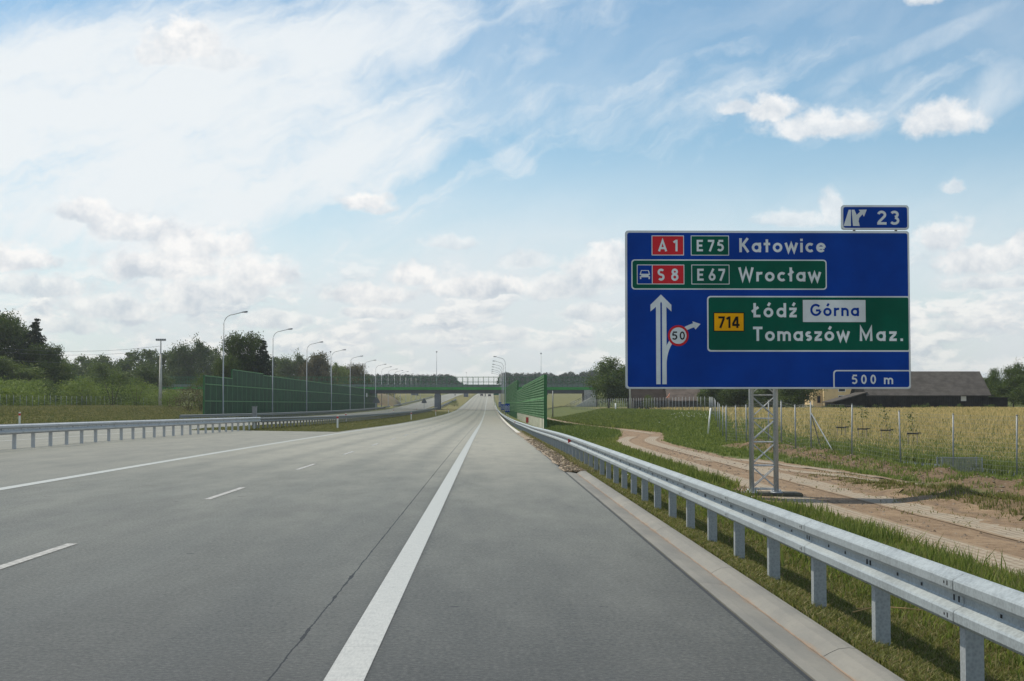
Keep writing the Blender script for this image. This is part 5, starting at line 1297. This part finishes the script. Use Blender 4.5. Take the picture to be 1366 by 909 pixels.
wood('distant_left_forest', 'hazy far forest left of the road gap above the overpass', row(470, 606, 1150, lambda x: 500 + .0 * x, 5.5, 1.1, 60, 3) + row(600, 622, 1150, lambda x: np.interp(x, [600, 606, 622], [501, 506, 514]), 4, 1, 30, 2), M_NEEDLE, .6, 14)
wood('distant_right_forest', 'hazy far forest right of the road gap above the noise wall', row(668, 860, 1100, lambda x: 498 - 4 * sm(750, 800, x), 5.5, 1.1, 60, 3), M_NEEDLE, .6, 14)
wood('village_wood', 'dark wood behind the farm buildings under the sign', row(850, 1480, 480, lambda x: 512 - 6 * math.sin(x * .02), 14, 1.0, 40), M_LEAF, .40, 26)
wood('orchard_wood', 'dark orchard trees standing in front of the farm wood', row(900, 1100, 335, lambda x: 521.5, 12, 1.1, 25), M_LEAF, .28, 26)
def thick(name, lab, x0, x1, y0, y1, n, h, w, m, leaf=.1, per=16):
    rng = np.random.default_rng(n); cents = []; spr = []
    for _ in range(n):
        X, Y = rng.uniform(x0, x1), rng.uniform(y0, y1); hh = h * rng.uniform(.45, 1.3); k = 16; z = gz(X, Y)
        a = rng.uniform(0, 6.28, k); zz = rng.uniform(.02, 1, k); Rr_ = w / 2 * np.sqrt(1 - (zz * .95) ** 2) * rng.uniform(.3, 1, k)
        cents.append(np.stack([X + np.cos(a) * Rr_, Y + np.sin(a) * Rr_, z + hh * zz], -1)); spr.append(np.full(k, w * .11))
    V, F = leaf_cloud(np.concatenate(cents), per, np.concatenate(spr), leaf, rng)
    o = np_mesh(name, V, F, m); o['label'] = lab; o['category'] = 'thicket'; o['kind'] = 'stuff'
thick('thicket', 'bright green young thicket behind the left wire fence', -92, -71.8, 205, 345, 330, 3.7, 4.5, M_LEAFL, .17, 22)
thick('roadside_scrub', 'low scrub between the overpass pier and the far left bank', -58, -38, 490, 640, 60, 3.0, 5, M_LEAFA, .2, 12)
thick('field_edge_scrub', 'weeds and scrub along the foot of the barn', 48, 92, 254, 258, 46, .9, 1.4, M_LEAFM, .07, 10)
# brown earth mound beyond the overpass
mb = MB(); nx = 14
for i in range(nx):
    pass
V = []; gx, gy = 22, 10
for i in range(gx):
    for j in range(gy):
        u_, v_ = i / (gx - 1), j / (gy - 1); X = -49 + 18 * u_ ; Y = 505 + 26 * v_; hh = 4.6 * (math.sin(math.pi * min(1, u_ * 1.0)) ** .45) * (math.sin(math.pi * v_) ** .6); V.append((X, Y, gz(X, Y) - .3 + hh + .15 * math.sin(X * 2) * math.cos(Y)))
F = [(i*gy+j, (i+1)*gy+j, (i+1)*gy+j+1, i*gy+j+1) for i in range(gx-1) for j in range(gy-1)]
mb.add(V, F); tag(mb.build('earth_mound', mat('mound_soil', (.15, .11, .07), .95, col2=(.10, .10, .042), vscale=.3), None, True), kind='structure')

# grass as blades
def blades(name, m, lab, n, fx, hgt, wid, seed, lean=.45, seg=1, clump=0):
    rng = np.random.default_rng(seed); X, Y = fx(rng, n); n = len(X)
    if clump:
        cn = max(1, n // clump); ci = rng.integers(0, cn, n); X = X[ci] + rng.normal(0, .06 + .02 * clump ** .5, n) * 1.0; Y = Y[ci] + rng.normal(0, .10, n)
    Z = ground(X, Y, True); h = hgt * rng.uniform(.45, 1.25, n) if not callable(hgt) else hgt(X, Y) * rng.uniform(.45, 1.25, n); w = wid(Y) if callable(wid) else np.full(n, wid)
    a = rng.uniform(0, 6.28, n); l = rng.normal(0, lean, (n, 2)) * h[:, None]; dx, dy = np.cos(a) * w / 2, np.sin(a) * w / 2
    P0 = np.stack([X - dx, Y - dy, Z - .01], -1); P1 = np.stack([X + dx, Y + dy, Z - .01], -1)
    M0 = np.stack([X - dx * .8 + l[:, 0] * .3, Y - dy * .8 + l[:, 1] * .3, Z + h * .6], -1); M1 = np.stack([X + dx * .8 + l[:, 0] * .3, Y + dy * .8 + l[:, 1] * .3, Z + h * .6], -1)
    T = np.stack([X + l[:, 0], Y + l[:, 1], Z + h], -1); T2 = T + np.stack([dx * .2, dy * .2, 0 * dx], -1)
    V = np.stack([P0, P1, M1, M0, T2, T], 1).reshape(-1, 3); b = np.arange(n)[:, None] * 6
    F = np.concatenate([b + np.array([[0, 1, 2, 3]]), b + np.array([[3, 2, 4, 5]])])
    o = np_mesh(name, V, F, m); o['label'] = lab; o['category'] = 'grass'; o['kind'] = 'stuff'; return o
def track_mask(X, Y):
    tx = np.interp(Y, [p[1] for p in TR], [p[0] for p in TR]); bx_ = np.interp(Y, [p[1] for p in TB[::-1]], [p[0] for p in TB[::-1]])
    m1 = np.abs(X - tx) > 1.65; m2 = (np.abs(X - bx_) > 1.45) | (Y > 56); return m1 & m2
def reg_near(rng, n):
    Y = 6 + 64 * rng.random(n) ** 1.7; X = rng.uniform(2.56, 4.5, n); k = (Y < 38) | (X > 2.8) ; return X[k], Y[k]
blades('verge_grass', M_GRASSN, 'short clover-like grass under the near guardrail', 210000, reg_near, .045, lambda Y: .006 + .00035 * Y, 1, .8)
def reg_tall(rng, n):
    Y = 8 + 90 * rng.random(n) ** 1.4; tx = np.interp(Y, [p[1] for p in TR], [p[0] for p in TR]) - 1.75
    X = 3.5 + rng.random(n) ** .8 * (tx - 3.5 + .25); k = (X < tx + .35 * rng.random(n)) & ~((X > 4.9) & (X < 7.3) & (Y > 26.5) & (Y < 33.5) & (rng.random(n) < .93)); return X[k], Y[k]
blades('tall_grass', M_GRASST, 'tall fresh grass between the guardrail and the dirt track', 120000, reg_tall, lambda X, Y: .10 + .12 * sm(3.6, 4.8, X) * (1 - .3 * sm(30, 60, Y)) * (.8 + .4 * np.sin(X * 3 + Y * .8)), lambda Y: .008 + .0005 * Y, 2, .3, clump=7)
def reg_bank(rng, n):
    Y = 45 + 240 * rng.random(n) ** 1.3; X = rng.uniform(8, 30, n); fx = np.interp(Y, [45, 63, 84, 185, 290], [18.5, 14.6, 14.2, 28.5, 24]); k = track_mask(X, Y) & (X < fx + 1.0) & ~((Y < 76) & (np.abs(X - 14.1 + (Y - 60) * .06) < 1.5) & (rng.random(n) < .85)) & ~((Y < 60) & (X < 12.5) & (rng.random(n) < .7)) & (X > np.interp(Y, [45, 90, 110, 300], [9.5, 10.5, 13, 12.3])); return X[k], Y[k]
blades('bank_grass', M_GRASSB, 'lush grass on the bank between the track and the wire fence', 200000, reg_bank, lambda X, Y: .14 + .22 * sm(90, 140, Y) * (.6 + .6 * np.sin(X * .7 + Y * .13) ** 2), lambda Y: .012 + .00045 * Y, 3, .3, clump=5)
def reg_bankl(rng, n):
    Y = 60 + 240 * rng.random(n) ** 1.2; tx = np.interp(Y, [p[1] for p in TR], [p[0] for p in TR]) - 1.8; X = 3.6 + rng.random(n) * (tx - 3.6); k = (Y < 150) | (X > 6.5); return X[k], Y[k]
blades('wall_side_grass', M_GRASSB, 'dense grass between the guardrail and the bend of the track', 90000, reg_bankl, lambda X, Y: .15 + .30 * sm(80, 120, Y) * sm(5, 7, X), lambda Y: .012 + .00045 * Y, 4, .3, clump=6)
def reg_hump(rng, n):
    X = 9.7 + rng.normal(0, .75, n); Y = 29 + rng.normal(0, 6, n); return X, Y
blades('hump_grass', M_GRASSN, 'patchy grass on the hump between the two dirt tracks', 7000, reg_hump, .09, .02, 5, .4, clump=9)
def reg_ridge(rng, n):
    Y = 30 + 45 * rng.random(n); X = 14.9 - (Y - 60) * .06 + rng.normal(0, 1.2, n); return X, Y
blades('ridge_grass', M_GRASSB, 'sparse weeds on the brown earth ridge before the fence', 9000, reg_ridge, .15, .025, 6, .4, clump=12)
def reg_field(rng, n):
    Y = 48 + 215 * rng.random(n) ** 1.5; fx = np.interp(Y, [45, 50, 63, 84, 185, 290], [19.5, 18.6, 14.6, 14.2, 28.5, 24]); X = fx + .5 + rng.random(n) * (Y * .40 - fx + 6); k = (X > fx + 3.5) | (rng.random(n) < .12); k &= ~((Y < 86) & (np.abs(X - fx - .95) < .7)); return X[k], Y[k]
blades('field_grass', M_GRASSY, 'ripe yellow grass of the field behind the wire fence', 230000, reg_field, lambda X, Y: .35 + .25 * sm(60, 110, Y), lambda Y: .012 + .00040 * Y, 7, .22, clump=5)
def reg_fgreen(rng, n):
    Y = 48 + 75 * rng.random(n) ** 1.6; fx = np.interp(Y, [45, 50, 63, 84, 185], [19.5, 18.6, 14.6, 14.2, 28.5]); X = fx + .2 + np.abs(rng.normal(0, 1, n)) * (3.8 + (Y - 45) * .15); k = ~((Y < 86) & (np.abs(X - fx - .95) < .6)); return X[k], Y[k]
blades('field_weeds', M_GRASSB, 'green weeds at the near edge of the yellow field', 120000, reg_fgreen, .34, lambda Y: .02 + .0004 * Y, 8, .3, clump=6)
def reg_med(rng, n):
    Y = 94 + 300 * rng.random(n) ** 1.5; X = rng.uniform(-19.3, -9.7, n); k = X < -9.7 ; return X[k], Y[k]
blades('median_grass', M_GRASSD, 'dry olive grass of the median strip', 110000, reg_med, .10, lambda Y: .02 + .0005 * Y, 9, .5)
def reg_left(rng, n):
    Y = 85 + 220 * rng.random(n) ** 1.2; X = rng.uniform(-72, -31.8, n); k = ~((X > -37) & (Y > 184)); return X[k], Y[k]
blades('meadow_grass', M_GRASSD, 'dry meadow grass on the left bank before the wire fence', 170000, reg_left, lambda X, Y: .12 + .45 * sm(-44, -52, X), lambda Y: .03 + .0005 * Y, 10, .3, clump=5)
def reg_grv(rng, n):
    Y = 38 + 70 * rng.random(n) ** 1.2; X = 2.4 + np.abs(rng.normal(0, .28, n)); return X, Y
blades('gravel_weeds', M_GRASSD, 'weeds growing in the gravel beyond the end of the kerb', 22000, reg_grv, .09, lambda Y: .008 + .0004 * Y, 12, .4, clump=10)

def reg_weed(rng, n):
    Y = 9 + 50 * rng.random(n) ** 1.2; tx = np.interp(Y, [p[1] for p in TR], [p[0] for p in TR]) - 1.9; X = tx - np.abs(rng.normal(0, .55, n)); k = (X > 3.4) & ~((X > 4.6) & (Y > 26) & (Y < 33)); return X[k], Y[k]
blades('roadside_weeds', M_GRASSB, 'taller spiky weeds along the near edge of the dirt track', 9000, reg_weed, lambda X, Y: .25 + .10 * np.sin(Y * 1.7), lambda Y: .012 + .0005 * Y, 21, .16, clump=14)
def flowers():
    rng = np.random.default_rng(22); V = []; F = []
    for (a, b, sx, sy, k) in ((24.0, 165, 1.6, 5, 34), (20.5, 150, 1.2, 5, 16), (4.4, 20, .6, 9, 30)):
        X = rng.normal(a, sx, k); Y = rng.normal(b, sy, k); Z = ground(X, Y, True) + (.32 if b > 50 else .16); s_ = .04 if b > 50 else .012
        for x, y, z in zip(X, Y, Z):
            if y < 8: continue
            o_ = len(V); V += [(x - s_, y, z), (x + s_, y, z), (x + s_ * .6, y + s_, z + s_ * .8), (x - s_ * .6, y + s_, z + s_ * .8)]; F.append((o_, o_+1, o_+2, o_+3))
    o = np_mesh('wildflowers', np.array(V), np.array(F), M_FLOWER); o['label'] = 'small white wildflowers scattered over the grassy bank'; o['category'] = 'flowers'; o['kind'] = 'stuff'
flowers()
def clods():
    rng = random.Random(9); mb = MB()
    for _ in range(2600):
        if rng.random() < .6: y = 12 + 60 * rng.random() ** 1.3; x = float(np.interp(y, [p[1] for p in TR], [p[0] for p in TR])) + rng.uniform(-1.7, 1.7)
        else: y = 32 + 40 * rng.random(); x = 14.1 - (y - 60) * .06 + rng.gauss(0, .9)
        s = rng.uniform(.01, .035) * (1 + y * .015); z = gz(x, y) + .03
        vs = [(x + s * a * rng.uniform(.7, 1.2), y + s * b * rng.uniform(.7, 1.2), z + s * c * rng.uniform(.5, .9)) for a, b, c in ((1, 0, 0), (0, 1, 0), (-1, 0, 0), (0, -1, 0), (0, 0, 1), (0, 0, -.6))]
        mb.add(vs, [(0, 1, 4), (1, 2, 4), (2, 3, 4), (3, 0, 4), (1, 0, 5), (2, 1, 5), (3, 2, 5), (0, 3, 5)])
    o = mb.build('clods', M_CLOD); o['label'] = 'clods and stones lying on the dirt track and earth ridge'; o['category'] = 'stones'; o['kind'] = 'stuff'
M_CLOD = mat('clod_earth', (.10, .07, .045), .95, col2=(.27, .22, .17), vscale=3)
clods()
# stones in the gravel past the kerb
def stones():
    rng = random.Random(8); mb = MB()
    for _ in range(900):
        y = 37.9 + 40 * rng.random() ** 1.8; x = rng.uniform(edgeR(y) + .03, 2.75); s = rng.uniform(.012, .045); z = gz(x, y) + .012
        a = rng.uniform(0, 3); mb.box((x, y, z + s * .2), (s * 2, s * 1.4, s), rz=a)
    o = mb.build('gravel', M_GRAVEL); o['label'] = 'loose brown gravel spilled beyond the kerb end'; o['category'] = 'gravel'; o['kind'] = 'stuff'
stones()

# saplings tied between stakes in the field
def sapling(px, py, Y, lab, st=2):
    X = atx(px, Y); z = gz(X, Y); root = empty('sapling', (X, Y, z), lab, 'sapling', 'staked saplings behind the wire fence')
    for sx in (-.22, .22): MB().tube([(sx, 0, -.1), (sx, .02, .95)], .03, 6).build('stake', M_STAKE, root)
    MB().bx(-.27, .27, -.04, .04, .80, .87).box((.33, 0, .86), (.16, .05, .05)).build('tie', M_TIE, root)
    MB().tube([(0, 0, 0), (.03, 0, 1.0), (-.04, 0, 1.9)], [.016, .012, .006], 5).build('stem', M_TRUNK, root)
    rng = np.random.default_rng(int(px)); c = np.stack([rng.normal(0, .12, 9), rng.normal(0, .12, 9), rng.uniform(1.1, 2.0, 9)], -1); V, F = leaf_cloud(c, 7, np.full(9, .1), .05, rng); np_mesh('crown', V, F, M_LEAFM, root)
sapling(1122, 585, 80, 'staked sapling farthest left in the field, right of the braced fence post'); sapling(1150, 588, 78, 'staked sapling with a wide black tie, second from the left in the field')
sapling(1181, 592, 76, 'staked sapling third from the left, before a fence post'); sapling(1217, 602, 70, 'nearest staked sapling in the field with visible leaves')
# strip of dark mulch film behind the fence
ribbon('mulch_film_strip', [(float(np.interp(q, [45, 50, 63, 84, 185], [19.5, 18.6, 14.6, 14.2, 28.5])) + .95, q) for q in (50, 54, 58, 63, 70, 77, 85)], 1.0, .05, M_PLASTIC, jag=.2)
# wire basket by the fence on the right
def basket():
    Y = 52.6; x0, x1 = atx(1256, Y), atx(1309, Y); z = gz(x0, Y); root = empty('wire_basket', (x0, Y, z), 'low grey wire mesh box standing at the fence on the right', 'wire box')
    w = x1 - x0; mb = MB(); h = .52
    for a in np.arange(0, w + .001, .06): mb.bx(a - .004, a + .004, -.004, .004, 0, h).bx(a - .004, a + .004, .596, .604, 0, h)
    for zz in np.arange(0, h + .001, .06): mb.bx(0, w, -.004, .004, zz - .004, zz + .004).bx(0, w, .596, .604, zz - .004, zz + .004)
    for b in np.arange(0, .601, .06): mb.bx(0, w, b - .004, b + .004, h - .004, h + .004)
    mb.build('mesh_side', M_WIRE, root); mb = MB()
    for a in (0, w):
        for b in (0, .6): mb.bx(a - .02, a + .02, b - .02, b + .02, -.1, h + .02)
    mb.build('corner_post', M_POST, root)
basket()
# twig on the kerb and straw in the grass
mb = MB(); c = Vector((2.28, 8.6, gz(2.0, 8.6) - .0)); rr = random.Random(4)
for _ in range(7):
    a = rr.uniform(0, 6.28); d = Vector((math.cos(a) * .06, math.sin(a) * .09, 0)); mid = Vector((rr.uniform(-.02, .02), rr.uniform(-.03, .03), .03))
    mb.tube([c - d * .9 + Vector((0, 0, .0)), c + mid, c + d + Vector((0, 0, .005))], .0035, 5)
tag(mb.build('twig', M_TWIG), 'small curled dry twig lying in the gutter by the kerb', 'twig')
mb = MB(); a = Vector((3.05, 12.2, gz(3.05, 12.2) + .05)); mb.tube([a, a + Vector((.2, -.02, .05)), a + Vector((.45, .0, .03)), a + Vector((.62, .1, .0))], .006, 5); mb.tube([a + Vector((.03, 0, .03)), a + Vector((.22, .05, .03)), a + Vector((.3, .08, .09))], .004, 5)
tag(mb.build('dry_stalk', M_STRAW), 'pale dry stalk lying in the grass behind the near guardrail posts', 'stalk')

# ------------------------------------------------------------------ haze
HZB = min(v.co.z for v in bpy.data.objects['ground'].data.vertices) - 1.0
HZB = min(HZB, -2.0)
hz = MB().bx(-2600, 2600, -120, 3100, HZB, 75).build('haze', None); hz.data.materials.clear()
hm = bpy.data.materials.new('haze_air'); hm.use_nodes = True; t = hm.node_tree
for n in list(t.nodes): t.nodes.remove(n)
out = t.nodes.new('ShaderNodeOutputMaterial'); pv = t.nodes.new('ShaderNodeVolumePrincipled'); pv.inputs['Density'].default_value = .00014; pv.inputs['Color'].default_value = (.84, .90, .95, 1); pv.inputs['Anisotropy'].default_value = .3
t.links.new(pv.outputs[0], out.inputs['Volume']); hz.data.materials.append(hm); hz['kind'] = 'stuff'
hz.display_type = 'WIRE'
for o in list(C.objects):
    if o.get('label') == 'x': print('UNLABELLED', o.name)
